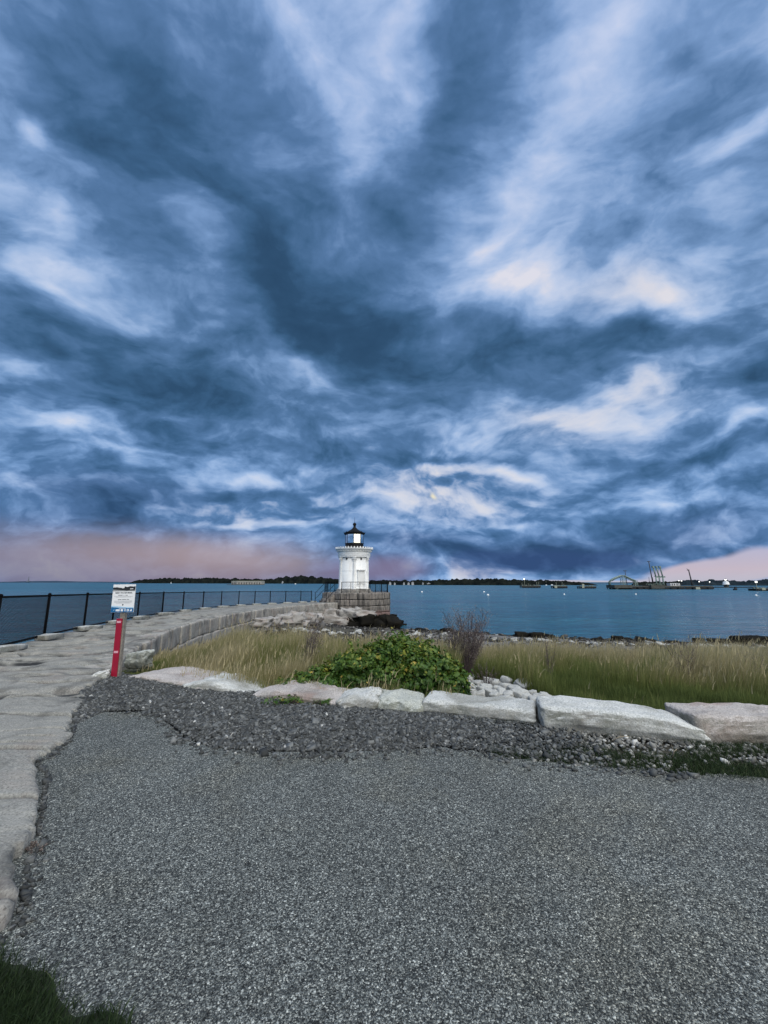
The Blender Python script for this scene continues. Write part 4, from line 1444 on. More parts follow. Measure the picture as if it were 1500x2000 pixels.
# white stones along the top of the beach
white = [(515, 1222, 14), (528, 1226, 16), (541, 1224, 15), (536, 1231, 12), (555, 1229, 12), (566, 1226, 10), (575, 1231, 18), (591, 1231, 20), (586, 1226, 12), (606, 1233, 16), (620, 1236, 18), (636, 1232, 16),
         (650, 1238, 17), (664, 1236, 14), (690, 1237, 13), (700, 1232, 14), (705, 1238, 12), (495, 1226, 12), (480, 1230, 11), (470, 1232, 12), (450, 1232, 14)]
for px, py, d in white:
    p = PT(px, py + 3)
    s = d * np.linalg.norm(p[:2]) / FPX * 0.62
    stone('pale', 'beach_stone', (p[0], p[1], p[2] + s * 0.15), (s * rs.uniform(1.0, 1.4), s, s * rs.uniform(0.6, 0.8)), rs, 'white stone in the row on the beach between the tan grass and the block wall', 'beach stone', 'white stones under the block wall')
# weedy rocks and pale stones along the water to the right
for i in range(52):
    px = 745 + 790 * (i + rs.uniform(0, 1)) / 52
    base = np.interp(px, [745, 900, 1100, 1300, 1500], [1232, 1236, 1247, 1253, 1256])
    p = np.array(P(px, base + rs.uniform(-4, 5), SEA + 0.15))
    s = rs.uniform(0.35, 0.9) if rs.rand() < 0.75 else rs.uniform(0.9, 1.5)
    hk = rs.uniform(0.3, 0.6)
    stone('weed', 'shore_rock', (p[0], p[1], SEA + s * hk * 0.22), (s * rs.uniform(1, 1.6), s, s * hk), rs, 'dark seaweed-covered rock along the water beyond the grass', 'rock', 'dark rocks along the shoreline')
for px, w, h, lb in ((872, 18, 11, 'black rock standing alone at the water above the leafy bush'), (1020, 20, 11, 'square black rock at the water, left of the middle of the shore'), (1049, 22, 12, 'long black rock with a flat top at the water'), (1206, 16, 11, 'small humped black rock at the water by itself'),
                     (1463, 50, 17, 'largest black rock at the water, near the right edge'), (1365, 16, 11, 'black rock left of the largest one at the water'), (1415, 42, 9, 'low black rocky ledge beside the largest rock at the water'), (1073, 18, 9, 'rounded black rock right of the flat-topped one at the water')):
    y = P(px, np.interp(px, [850, 1100, 1300, 1500], [1237, 1250, 1256, 1260]), SEA + 0.1)[1]
    k = y / FPX
    x = xat(px, 1250, y)
    stone('weed', 'shore_rock', (x, y, SEA + 0.1 + h * k * 0.3), (w * k * 1.15, w * k * 0.7, h * k * 1.25), rs, lb, 'rock', 'dark rocks along the shoreline', (0, 0, rs.uniform(-.3, .3)))
for i in range(34):
    px = 760 + 740 * (i + rs.uniform(0, 1)) / 34
    base = np.interp(px, [760, 900, 1100, 1300, 1500], [1240, 1243, 1253, 1258, 1262])
    p = np.array(P(px, base + rs.uniform(-2, 4), SEA + 0.5))
    s = rs.uniform(0.2, 0.55)
    stone('pale', 'beach_stone', (p[0], p[1], float(ground(p[0], p[1])[0]) + s * 0.15), (s * 1.5, s, s * 0.6), rs, 'pale stone on the beach between the grass and the dark shoreline rocks', 'beach stone', 'pale stones along the beach')


# ------------------------------------------------------------------ gravel, pebbles
def shards(name, n, region, size, flat, seed, zfun, mat, stops_tone, rounded=False):
    """n small stones as one loose mass; region(rs, n) gives plan points"""
    rs = np.random.RandomState(seed)
    xy = region(rs, n)
    n = len(xy)
    cube = np.array([(-1, -1, -1), (1, -1, -1), (1, 1, -1), (-1, 1, -1), (-1, -1, 1), (1, -1, 1), (1, 1, 1), (-1, 1, 1)], float)
    F = np.array([(3, 2, 1, 0), (4, 5, 6, 7), (0, 1, 5, 4), (1, 2, 6, 5), (2, 3, 7, 6), (3, 0, 4, 7)])
    if rounded:
        t = (1 + 5 ** 0.5) / 2
        cube = np.array([(-1, t, 0), (1, t, 0), (-1, -t, 0), (1, -t, 0), (0, -1, t), (0, 1, t), (0, -1, -t), (0, 1, -t), (t, 0, -1), (t, 0, 1), (-t, 0, -1), (-t, 0, 1)]) / 1.9
        F = np.array([(0, 11, 5), (0, 5, 1), (0, 1, 7), (0, 7, 10), (0, 10, 11), (1, 5, 9), (5, 11, 4), (11, 10, 2), (10, 7, 6), (7, 1, 8), (3, 9, 4), (3, 4, 2), (3, 2, 6), (3, 6, 8), (3, 8, 9), (4, 9, 5), (2, 4, 11), (6, 2, 10), (8, 6, 7), (9, 8, 1)])
    nv = len(cube)
    v = cube[None] * (1 + rs.uniform(-0.38, 0.25, (n, nv, 3)) * (0.6 if rounded else 1))
    s = np.exp(rs.normal(0, 0.35, n)) * size / 2
    dims = np.stack([s * rs.uniform(1.0, 1.7, n), s * rs.uniform(0.7, 1.1, n), s * rs.uniform(*flat, n)], 1)
    v = v * dims[:, None]
    a, b, c = rs.uniform(0, 6.28, n), rs.normal(0, 0.45, n), rs.normal(0, 0.45, n)
    def rot(v, i, j, th):
        x, y = v[..., i].copy(), v[..., j].copy()
        ct, st = np.cos(th)[:, None], np.sin(th)[:, None]
        v[..., i], v[..., j] = x * ct - y * st, x * st + y * ct
    rot(v, 1, 2, b)
    rot(v, 0, 2, c)
    rot(v, 0, 1, a)
    z = zfun(xy[:, 0], xy[:, 1], rs) + dims[:, 2] * 0.5
    v[..., 0] += xy[:, 0:1]
    v[..., 1] += xy[:, 1:2]
    v[..., 2] += z[:, None]
    L = (F[None] + (np.arange(n) * nv)[:, None, None])
    k = F.shape[1]
    tone = np.repeat(stops_tone(rs, n), nv)
    me = np_mesh(name, v.reshape(-1, 3), L.ravel(), np.arange(n * len(F)) * k, rounded, attr={'tone': tone})
    return tag(link(name, me, mat), kind='stuff')


GRAV = [(0, (0.026, 0.028, 0.029)), (0.4, (0.074, 0.079, 0.081)), (0.75, (0.185, 0.193, 0.195)), (0.9, (0.27, 0.275, 0.27)), (1, (0.55, 0.55, 0.53))]
M['gravel'] = attr_mat('crushed_gravel', GRAV, 0.85)
M['pebble'] = attr_mat('beach_pebbles', [(0, (0.05, 0.05, 0.045)), (0.5, (0.16, 0.16, 0.15)), (0.85, (0.34, 0.34, 0.33)), (1, (0.6, 0.6, 0.58))], 0.7)


def aedge(x):
    k = AE[:, 0].argsort(kind='stable')
    return np.interp(x, AE[2:, 0], AE[2:, 1])


def gravel_region(rs, n):
    x = rs.uniform(-4.9, 2.3, n)
    y0 = np.where(x < -3.52, 4.9, aedge(x) + 0.03 + 0.02 * rs.rand(n))
    y1 = yb(x) + 0.10
    y = y0 + rs.uniform(0, 1, n) * (5.3 - 4.0 + 1.6)
    keep = (y < y1) & (y > y0)
    keep &= x > xr(y) - 0.10
    keep &= ~((x > 0.6) & (rs.rand(n) < (x - 0.6) / 1.5))
    # asphalt tongue
    return np.stack([x, y], 1)[keep]


def gz(x, y, rs):
    return -0.022 + 0.02 * rs.rand(len(x)) + 0.03 * np.clip((y - aedge(x)) / 0.3, 0, 1) + 0.015 * fbm(np.stack([x * 1.3, y * 1.3, 0 * x], 1), 8, 3)


def gtone(rs, n):
    t = rs.beta(2.0, 2.4, n) * 0.85
    t[rs.rand(n) < 0.007] = 0.98
    return t


shards('gravel', 125000, gravel_region, 0.021, (0.2, 0.55), 11, gz, M['gravel'], gtone)
# gravel bed below, so no soil shows between the stones
def gravel_bed():
    xs = np.linspace(-5.2, 2.2, 80)
    rows = []
    for t in np.linspace(0, 1, 12):
        y0 = np.where(xs < -3.6, 4.9, aedge(xs) - 0.02)
        rows.append(np.stack([xs, y0 + (yb(xs) + 0.12 - y0) * t, np.full(len(xs), -0.012)], 1))
    A = np.array(rows)
    m = plain('gravel_dust', (0.035, 0.037, 0.04), 0.95, var=0.3, scale=30)
    tag(link('gravel_bed', grid_mesh('gravel_bed', A[..., 0], A[..., 1], A[..., 2] - 0.01), m), kind='structure')
gravel_bed()


def pebble_region(rs, n):
    x = rs.uniform(0.9, 9.5, n)
    y0 = aedge(x) - 0.04
    y1 = yb(x) + 0.03
    y = y0 + (y1 - y0) * rs.uniform(0, 1, n) ** 0.8
    dens = fbm(np.stack([x * 1.6, y * 2.6, 0 * x], 1), 15, 3) * 0.6 + 0.55 + 0.35 * (np.abs(x - 1.9) < 0.7)
    keep = rs.rand(n) < np.clip(dens, 0.05, 1)
    return np.stack([x, y], 1)[keep]


shards('pebbles', 11000, pebble_region, 0.028, (0.5, 0.9), 13, lambda x, y, rs: np.full(len(x), -0.022) + 0.008 * rs.rand(len(x)), M['pebble'],
       lambda rs, n: np.clip(rs.beta(1.5, 1.7, n), 0, 1), True)
# scattered chips that strayed on to the asphalt edge
def stray_region(rs, n):
    x = rs.uniform(-3.4, 2.6, n)
    return np.stack([x, aedge(x) - np.abs(rs.normal(0, 0.10, n))], 1)
shards('stray_gravel', 420, stray_region, 0.022, (0.4, 0.8), 14, lambda x, y, rs: np.full(len(x), 0.001), M['gravel'], gtone)


def shingle_region(rs, n):
    x = rs.uniform(-9, 40, n)
    y = rs.uniform(14, 46, n)
    t = y - np.interp(x, SHORE[:, 0], SHORE[:, 1])
    keep = (y - yb(x) > 10) & (t < 1.5) & (x > xr(y) + 0.4) & (x < y * 1.05)
    d = fbm(np.stack([x * 0.3, y * 0.5, 0 * x], 1), 91, 3)
    keep &= rs.rand(n) < 0.55 + 0.8 * d
    return np.stack([x, y], 1)[keep]


M['shingle'] = attr_mat('shingle', [(0, (0.010, 0.010, 0.009)), (0.45, (0.05, 0.048, 0.045)), (0.7, (0.14, 0.135, 0.13)), (1, (0.42, 0.42, 0.41))], 0.85)
shards('beach_shingle', 30000, shingle_region, 0.20, (0.4, 0.8), 19, lambda x, y, rs: ground(x, y) - 0.03, M['shingle'], lambda rs, n: rs.beta(1.1, 2.6, n), True)


def seam_region(rs, n):
    y = rs.uniform(1.6, 5.4, n)
    return np.stack([xr(y) + 0.02 + np.abs(rs.normal(0, 0.010 + 0.03 * (fbm(np.stack([y * 2.5, 0 * y, 0 * y], 1), 6, 2) > 0.1), n)), y], 1)
shards('seam_grit', 420, seam_region, 0.018, (0.4, 0.8), 16, lambda x, y, rs: np.full(len(x), 0.0), M['gravel'], lambda rs, n: rs.beta(1.5, 3, n) * 0.8)


# ------------------------------------------------------------------ grasses
def blades(name, xy, z, h, w, lean, tone, mat, seed, seg=3):
    """tapered bent blades; tone is the root-to-tip colour index of each"""
    rs = np.random.RandomState(seed)
    n = len(xy)
    th = rs.uniform(0, 2 * math.pi, n)
    side = np.stack([np.cos(th), np.sin(th)], 1)
    dirx = lean[:, 0:1]
    diry = lean[:, 1:2]
    ts = np.linspace(0, 1, seg + 1)
    V = np.zeros((n, 2 * seg + 1, 3), np.float32)
    T = np.zeros((n, 2 * seg + 1), np.float32)
    for i, t in enumerate(ts):
        cx = xy[:, 0] + lean[:, 0] * h * t ** 1.8
        cy = xy[:, 1] + lean[:, 1] * h * t ** 1.8
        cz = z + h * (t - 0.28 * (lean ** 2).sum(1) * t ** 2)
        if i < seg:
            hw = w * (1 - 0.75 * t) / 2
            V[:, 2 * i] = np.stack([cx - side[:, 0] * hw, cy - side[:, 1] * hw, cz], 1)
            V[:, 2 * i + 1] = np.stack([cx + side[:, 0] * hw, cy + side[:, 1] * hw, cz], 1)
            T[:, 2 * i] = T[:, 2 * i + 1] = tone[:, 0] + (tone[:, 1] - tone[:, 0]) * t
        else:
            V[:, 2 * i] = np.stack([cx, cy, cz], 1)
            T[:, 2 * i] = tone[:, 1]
    nv = 2 * seg + 1
    quads = np.array([(2 * i, 2 * i + 1, 2 * i + 3, 2 * i + 2) for i in range(seg - 1)]).reshape(-1)
    tri = np.array([2 * seg - 2, 2 * seg - 1, 2 * seg])
    per = np.concatenate([quads, tri])
    Lp = (per[None] + (np.arange(n) * nv)[:, None]).ravel()
    st1 = np.concatenate([np.arange(seg - 1) * 4, [4 * (seg - 1)]])
    st = (st1[None] + (np.arange(n) * len(per))[:, None]).ravel()
    me = np_mesh(name, V.reshape(-1, 3), Lp, st, True, attr={'tone': T.ravel()})
    return tag(link(name, me, mat), kind='stuff')


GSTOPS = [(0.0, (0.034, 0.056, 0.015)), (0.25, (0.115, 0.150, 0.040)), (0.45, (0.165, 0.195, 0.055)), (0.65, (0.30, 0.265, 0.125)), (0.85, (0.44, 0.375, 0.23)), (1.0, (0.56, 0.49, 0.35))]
M['grass'] = attr_mat('meadow_grass', GSTOPS, 0.7, trans=0.25)
M['lawn'] = attr_mat('lawn_grass', [(0, (0.008, 0.016, 0.006)), (0.5, (0.020, 0.042, 0.012)), (0.85, (0.05, 0.075, 0.025)), (1, (0.14, 0.12, 0.07))], 0.7, trans=0.2)


def meadow():
    rs = np.random.RandomState(21)
    N = 620000
    d = np.exp(rs.uniform(math.log(5.0), math.log(34), N))
    az = rs.uniform(-0.70, 1.02, N)
    x, y = d * np.tan(az), d
    s = y - yb(x)
    px = 750 + FPX * x / y
    w_ = np.clip((x + 4) / 7, 0, 1)
    edge = fbm(np.stack([x * 0.35, y * 0.35, 0 * x], 1), 71, 3)
    far = (14.5 + 2.5 * edge) * (1 - w_) + (15.5 + 2.5 * edge) * w_
    keep = (s > 0.35 + 0.2 * edge) & (s < far) & (x > xr(y) + 0.15 + 0.25 * np.abs(edge)) & (x < 48)
    # bare spots: under the bush, over the cobbles and behind the long block
    keep &= ~(((x - 1.45) / 0.95) ** 2 + ((y - 6.6) / 0.9) ** 2 < 1 + 0.3 * edge)
    keep &= ~(((x - 0.1) / 1.25) ** 2 + ((y - 6.4) / 0.55) ** 2 < 1)
    keep &= ~((px > 885) & (px < 1125) & (s < 4.4 - (px - 885) / 240 * 3.4 + 0.2 * edge))
    keep &= ~((x > 1.7) & (x < 3.3) & (s < 0.8 + 0.25 * edge) & (rs.rand(N) < 0.5))
    x, y, s, edge = x[keep], y[keep], s[keep], edge[keep]
    n = len(x)
    z = ground(x, y)
    p = np.stack([x, y, 0 * x], 1)
    patch = fbm(p * 0.55, 81, 4)
    fine = fbm(p * 2.2, 85, 3)
    w = np.clip((x + 1.0) / 3.5, 0, 1)
    # how dry: tan to the left and far off, green near the blocks on the right
    dry = 0.62 * (1 - w) + (0.15 + 0.045 * np.clip(s, 0, 9)) * w + 0.50 * patch + 0.22 * fine
    dry = dry - 0.40 * np.exp(-((x + 4.6) / 1.5) ** 2 - ((y - 9.0) / 2.2) ** 2) - 0.15 * np.exp(-(s / 0.8) ** 2)
    dry = np.clip(dry + rs.normal(0, 0.13, n), 0, 1)
    hh = (0.30 + 0.50 * np.clip(s / 3.0, 0.12, 1)) * (0.80 + 0.35 * fine) * rs.uniform(0.55, 1.15, n)
    hh = np.where(dry > 0.5, hh * 1.10, hh * 0.85)
    hh *= 1 + 0.22 * patch
    hh *= np.where((x < 0) & (y < 24), np.clip((x - xr(y)) / 2.6, 0.22, 1), 1)
    hh *= np.where((x > 1.5), np.clip(0.58 + 0.06 * s, 0.5, 0.84), 1.0)
    wd = 0.0042 + 0.00052 * y * rs.uniform(0.6, 1.3, n)
    lean = np.stack([0.10 + rs.normal(0, 0.13, n) + 0.12 * patch, rs.normal(-0.03, 0.13, n)], 1)
    tone = np.stack([0.04 + 0.50 * dry, np.clip(0.22 + 0.72 * dry + rs.normal(0, .06, n), 0, 1)], 1)
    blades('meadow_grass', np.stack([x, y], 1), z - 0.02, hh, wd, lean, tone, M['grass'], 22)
    # seed heads riding on the tallest stalks
    k = np.nonzero((dry > 0.45) & (rs.rand(n) < 0.07))[0]
    tip = np.stack([x[k] + lean[k, 0] * hh[k], y[k] + lean[k, 1] * hh[k]], 1)
    zt = z[k] + hh[k] * (1 - 0.28 * (lean[k] ** 2).sum(1)) - 0.03
    blades('grass_seed_heads', tip, zt, rs.uniform(0.09, 0.17, len(k)), wd[k] * 1.9, lean[k] * 1.7, np.stack([0.75 + 0 * k, 0.9 + 0 * k], 1), M['grass'], 23, 2)


meadow()


def short_grass():
    rs = np.random.RandomState(31)
    # the lawn corner at the lower left
    n = 190000
    x, y = rs.uniform(-3.0, 0.3, n), rs.uniform(0.9, 2.3, n)
    line = np.interp(x, [-3.2, -1.67, -1.42, -1.2, -0.85, -0.4, 0.4], [2.25, 2.05, 2.0, 1.9, 1.74, 1.45, 1.0]) + 0.05 * fbm(np.stack([x * 5, y * 5, 0 * x], 1), 3, 3)
    keep = (y < line) & (rs.rand(n) < np.clip((line - y) / 0.22, 0.06, 1))
    x, y, line = x[keep], y[keep], line[keep]
    n = len(x)
    edge = np.clip(1 - (line - y) / 0.12, 0, 1)
    t = np.clip(rs.beta(2, 3, n) + 0.45 * edge * rs.rand(n), 0, 1)
    blades('lawn_corner', np.stack([x, y], 1), np.zeros(n) - 0.002, rs.uniform(0.03, 0.08, n), rs.uniform(0.003, 0.0055, n), rs.normal(0, 0.4, (n, 2)) + np.array([0.25, 0.1]),
           np.stack([t * 0.5, t], 1), M['lawn'], 32)
    xs = np.linspace(-3.2, 0.6, 140)
    ln = np.interp(xs, [-3.2, -1.67, -1.42, -1.2, -0.85, -0.4, 0.4], [2.25, 2.05, 2.0, 1.9, 1.74, 1.45, 1.0]) + 0.05 * fbm(np.stack([xs * 5, 0 * xs + 9, 0 * xs], 1), 3, 3) - 0.03
    A = np.stack([np.stack([xs, ln * (1 - t) + 0.2 * t - 0.4 * t, np.full(len(xs), 0.006)], 1) for t in np.linspace(1, 0, 6)])
    tag(link('lawn', grid_mesh('lawn', A[..., 0], A[..., 1], A[..., 2]), plain('lawn_soil', (0.014, 0.020, 0.010), 0.95, var=0.4, scale=20)), kind='structure')
    # moss and weeds between the gravel and the right-hand blocks
    n = 60000
    x = rs.uniform(0.5, 8, n)
    u = rs.rand(n)
    y = aedge(x) - 0.05 + (yb(x) + 0.02 - aedge(x)) * u
    d = fbm(np.stack([x * 1.1, y * 3.0, 0 * x], 1), 44, 4) + 0.55 * (u < 0.42) * (x > 1.0) - 0.3 * (x < 1.0) + 0.4 * (x > 2.9)
    keep = d > rs.uniform(-0.05, 0.65, n)
    x, y = x[keep], y[keep]
    n = len(x)
    t = np.clip(rs.beta(2, 2.0, n) + 0.1, 0, 1)
    blades('verge_grass', np.stack([x, y], 1), np.full(n, -0.03), rs.uniform(0.025, 0.095, n), rs.uniform(0.003, 0.006, n), rs.normal(0, 0.5, (n, 2)), np.stack([t * 0.5, t], 1), M['lawn'], 33)


short_grass()


# ------------------------------------------------------------------ leafy and dry plants
def leaf_mass(pts, nrm, size, rs):
    """folded pointed leaflets, four points each"""
    n = len(pts)
    up = rs.normal(0, 1, (n, 3))
    nrm = nrm + rs.normal(0, 0.55, (n, 3)) + np.array([0, 0, 0.45])
    nrm /= np.linalg.norm(nrm, axis=1, keepdims=True)
    t = np.cross(nrm, up)
    t /= np.linalg.norm(t, axis=1, keepdims=True)
    b = np.cross(nrm, t)
    L, W = size[:, None], size[:, None] * 0.36
    V = np.stack([pts - t * L * 0.5, pts + b * W - nrm * L * 0.05, pts + t * L * 0.5 - nrm * L * 0.14, pts - b * W - nrm * L * 0.05, pts + nrm * L * 0.04], 1)
    F = np.array([(0, 1, 4), (1, 2, 4), (2, 3, 4), (3, 0, 4)])
    Lp = (F[None] + (np.arange(n) * 5)[:, None, None]).ravel()
    return V.reshape(-1, 3), Lp, np.arange(n * 4) * 3


M['leaf'] = attr_mat('rose_leaves', [(0, (0.014, 0.042, 0.008)), (0.4, (0.050, 0.115, 0.016)), (0.7, (0.105, 0.17, 0.024)), (0.88, (0.24, 0.26, 0.04)), (1, (0.50, 0.38, 0.08))], 0.5, trans=0.3, spec=0.4)
M['twig'] = plain('dark_twigs', (0.045, 0.032, 0.026), 0.85, var=0.3)


def bush(label, lobes, n, seed, size=0.055, cat='bush'):
    rs = np.random.RandomState(seed)
    cx = np.mean([l[0] for l in lobes]); cy = np.mean([l[1] for l in lobes])
    g0 = float(ground(cx, cy)[0])
    root = thing('leafy_bush', label, cat, (cx, cy, g0))
    vol = np.array([l[3] * l[5] * l[4] for l in lobes]) ** 0.75
    P_, N_, T_ = [], [], []
    for l, v in zip(lobes, vol / vol.sum()):
        k = int(n * v)
        u = rs.normal(0, 1, (k, 3))
        u /= np.linalg.norm(u, axis=1, keepdims=True)
        u[:, 2] = np.where(u[:, 2] < -0.55, -u[:, 2], u[:, 2])
        bump = 1 + 0.5 * fbm(u * 3.0 + l[0] * 3, seed, 3)
        r = bump * rs.uniform(0.55, 1.0, k) ** 0.45
        p = u * r[:, None] * np.array(l[3:6]) + np.array(l[:3])
        P_.append(p); N_.append(u)
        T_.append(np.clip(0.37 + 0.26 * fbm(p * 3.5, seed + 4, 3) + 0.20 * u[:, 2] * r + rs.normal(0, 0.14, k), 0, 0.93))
    p, nn, t = np.concatenate(P_), np.concatenate(N_), np.concatenate(T_)
    t[rs.rand(len(t)) < 0.015] = 1.0
    if n > 5000:                                      # ragged young shoots standing out of the crown
        for k in range(130):
            i = rs.randint(len(p))
            if p[i, 2] < g0 + 0.25 or nn[i, 2] < 0.05:
                continue
            dv = nn[i] * 0.6 + np.array([rs.normal(0, .3), rs.normal(0, .3), 0.8])
            dv /= np.linalg.norm(dv)
            L = rs.uniform(0.08, 0.24)
            q = p[i] + dv * (L * np.linspace(0.1, 1, 16))[:, None] + rs.normal(0, 0.018, (16, 3))
            p = np.concatenate([p, q]); nn = np.concatenate([nn, np.repeat(nn[i:i + 1], 16, 0)])
            t = np.concatenate([t, np.clip(0.60 + rs.normal(0, 0.13, 16) + 0.12 * rs.rand(), 0, 0.95)])
    keep = p[:, 2] > g0 + 0.02
    p, nn, t = p[keep], nn[keep], t[keep]
    V, Lp, st = leaf_mass(p, nn, size * np.exp(rs.normal(0, 0.3, len(p))), rs)
    me = np_mesh('foliage', V - np.array([cx, cy, g0]), Lp, st, False, attr={'tone': np.repeat(t, 5)})
    link('foliage', me, M['leaf'], root)
    m = MB()
    for k in range(70):
        l = lobes[rs.randint(len(lobes))]
        q = np.array(l[:3]) + rs.normal(0, 0.45, 3) * np.array(l[3:6])
        b = np.array([q[0] * 0.6 + l[0] * 0.4, q[1], g0 - 0.02])
        m.tube([b - (cx, cy, g0), (b + q) / 2 + rs.normal(0, .05, 3) - (cx, cy, g0), q - (cx, cy, g0)], [0.010, 0.007, 0.004], 4)
    m.build('stems', M['twig'], root)
    return root


bush('large leafy green rose bush with some yellowing leaves behind the granite blocks',
     [(0.25, 6.75, 0.22, 0.62, 0.5, 0.42), (0.72, 6.6, 0.12, 0.48, 0.42, 0.36), (-0.42, 6.7, 0.12, 0.52, 0.42, 0.32), (-0.95, 6.5, -0.02, 0.46, 0.36, 0.24), (1.02, 6.4, -0.02, 0.28, 0.32, 0.30),
      (0.15, 6.95, 0.42, 0.34, 0.3, 0.20), (0.55, 6.9, 0.40, 0.30, 0.3, 0.18), (0.32, 6.85, 0.58, 0.16, 0.16, 0.15), (-0.05, 6.8, 0.46, 0.16, 0.16, 0.16), (0.72, 6.8, 0.44, 0.16, 0.16, 0.16), (-0.6, 6.7, 0.30, 0.18, 0.16, 0.15), (1.05, 6.5, 0.22, 0.16, 0.16, 0.14), (-1.05, 6.5, 0.16, 0.15, 0.15, 0.13), (-1.38, 6.42, -0.03, 0.26, 0.22, 0.15)], 26000, 41, 0.054)
bush('small low green sprig left of the large rose bush, over the pink slab', [(-1.62, 6.55, 0.02, 0.13, 0.12, 0.12), (-1.5, 6.5, -0.02, 0.12, 0.1, 0.09)], 420, 43, 0.05, 'plant')
for (px, py, w, lb, sd) in ((555, 1376, 0.26, 'low green weed growing in front of the broad pink slab', 51), (632, 1380, 0.14, 'small dark weed where the pink slab meets the pale block', 52), (716, 1378, 0.13, 'small weed in the joint between the two short blocks', 53)):
    a = P(px, py, 0.0)
    bush(lb, [(a[0], a[1] - 0.03, 0.03, w, 0.07, 0.07), (a[0] + w * 0.5, a[1] - 0.03, 0.03, w * 0.5, 0.06, 0.08)], 260, sd, 0.035, 'weed')


M['dry_stem'] = plain('dry_purple_stems', (0.085, 0.062, 0.066), 0.9, var=0.3)
M['dry_fluff'] = attr_mat('dry_seed_fluff', [(0, (0.10, 0.082, 0.082)), (0.6, (0.23, 0.195, 0.185)), (1, (0.36, 0.32, 0.28))], 0.9, trans=0.2)


def dry_weed(label, px, py, htpx, wpx, seed, depth=None, stems=22, lean=0.0, dens=1.0, cat='dry shrub'):
    """upright feathery dead plant: arching stems, side twigs, specks of fluff"""
    rs = np.random.RandomState(seed)
    if depth is None:
        b = PT(px, py)
    else:
        x = xat(px, py, depth)
        b = np.array([x, depth, float(ground(x, depth)[0])])
    k = b[1] / FPX
    H, W = htpx * k, wpx * k
    root = thing('dry_shrub', label, cat, tuple(b))
    m = MB()
    fl = []
    for i in range(stems):
        a = rs.uniform(0, 6.28)
        r = W / 2 * math.sqrt(rs.rand())
        top = np.array([r * math.cos(a) + lean * H, r * math.sin(a) * 0.7, H * rs.uniform(0.55, 1.0)])
        bs = np.array([top[0] * 0.12 - 0.0 * lean, top[1] * 0.12, -0.03])
        mid = bs * 0.5 + top * 0.5 - np.array([(top[0] - bs[0]) * 0.18, 0, -0.02])
        rad = max(0.0035, 0.00028 * b[1] * 1.6)
        m.tube([bs, mid, top], [rad * 1.3, rad, rad * 0.5], 3)
        for j in range(int(9 * dens)):
            t = rs.uniform(0.35, 1.0)
            q = (1 - t) ** 2 * bs + 2 * t * (1 - t) * mid + t * t * top
            d = np.array([rs.normal(0, 0.5), rs.normal(0, 0.5), rs.uniform(0.5, 1.2)])
            L = H * rs.uniform(0.06, 0.20)
            e = q + d / np.linalg.norm(d) * L
            m.tube([q, e], [rad * 0.55, rad * 0.3], 3, cap=False)
            for _ in range(int(7 * dens)):
                fl.append(q + (e - q) * rs.uniform(0.2, 1.1) + rs.normal(0, 0.014 * H, 3))
    m.build('stems', M['dry_stem'], root)
    fl = np.array(fl)
    V, Lp, st = leaf_mass(fl, rs.normal(0, 1, fl.shape), np.full(len(fl), max(0.012, 0.0018 * b[1])) * rs.uniform(0.6, 1.5, len(fl)), rs)
    link('seed_fluff', np_mesh('seed_fluff', V, Lp, st, False, attr={'tone': np.repeat(rs.beta(2, 2, len(fl)), 5)}), M['dry_fluff'], root)


dry_weed('tall feathery purple-grey dry shrub right of the green rose bush', 912, 1312, 128, 92, 61, 8.2, 70, 0.02, 1.5)
dry_weed('leaning dark dry shrub in the tan grass, left of the rose bush', 590, 1322, 128, 34, 62, 8.0, 20, 0.20, 1.2)
dry_weed('low purple thicket of dry stems just behind the rose bush', 745, 1262, 62, 70, 63, 11.5, 30)
dry_weed('thin dry stems in front of the black rocks, right of the purple thicket', 800, 1258, 52, 66, 64, 12.0, 20, 0.03, 0.6)
dry_weed('loose dark dry shrub in the grass near the right edge', 1345, 1330, 100, 90, 65, 7.6, 16, -0.10, 0.7)
dry_weed('thin dry shrub standing against the water, near the right edge', 1318, 1268, 48, 34, 66, 10.5, 9, -0.12, 0.8)
dry_weed('dark dry stalks over the white cobbles', 950, 1335, 48, 60, 67, 7.3, 16, 0.0, 0.5)
dry_weed('sparse dry shrub in the grass right of the white cobbles', 1075, 1335, 92, 40, 68, 7.6, 8, 0.0, 0.6)
dry_weed('faint dry shrub at the far right edge of the grass', 1470, 1320, 80, 60, 69, 7.2, 10, 0.05, 0.7)
dry_weed('reddish dry tuft growing in a crack at the edge of the asphalt', 66, 1632, 20, 46, 70, 2.75, 26, 0.1, 1.2, 'tuft')


def twigs():
    rs = np.random.RandomState(5)
    for i, (px, py, L, an, lb) in enumerate([(1195, 1447, 0.20, 0.6, 'thin bent twig lying on the pebbles below the longest block'), (1312, 1482, 0.12, 1.2, 'pale twig standing on the mossy verge'), (1365, 1445, 0.16, -0.5, 'straw stalk leaning on the tapered end of the longest block'),
                                             (1462, 1440, 0.14, -0.8, 'dry stick leaning on the rust-faced block')]):
        a = np.array(P(px, py, 0.0))
        d = np.array([math.cos(an) * L, -0.02, 0.05 + 0.04 * (i % 2)])
        m = MB().tube([(0, 0, 0.0), d * 0.5 + np.array([0, 0, 0.02]), d], [0.006, 0.005, 0.003], 5)
        m.tube([d * 0.5 + np.array([0, 0, 0.02]), d * 0.7 + np.array([-0.03, 0, 0.06])], [0.003, 0.002], 4)
        tag(m.build('twig', plain('straw', (0.26, 0.22, 0.16), 0.85), None, tuple(a)), lb, 'twig')


twigs()


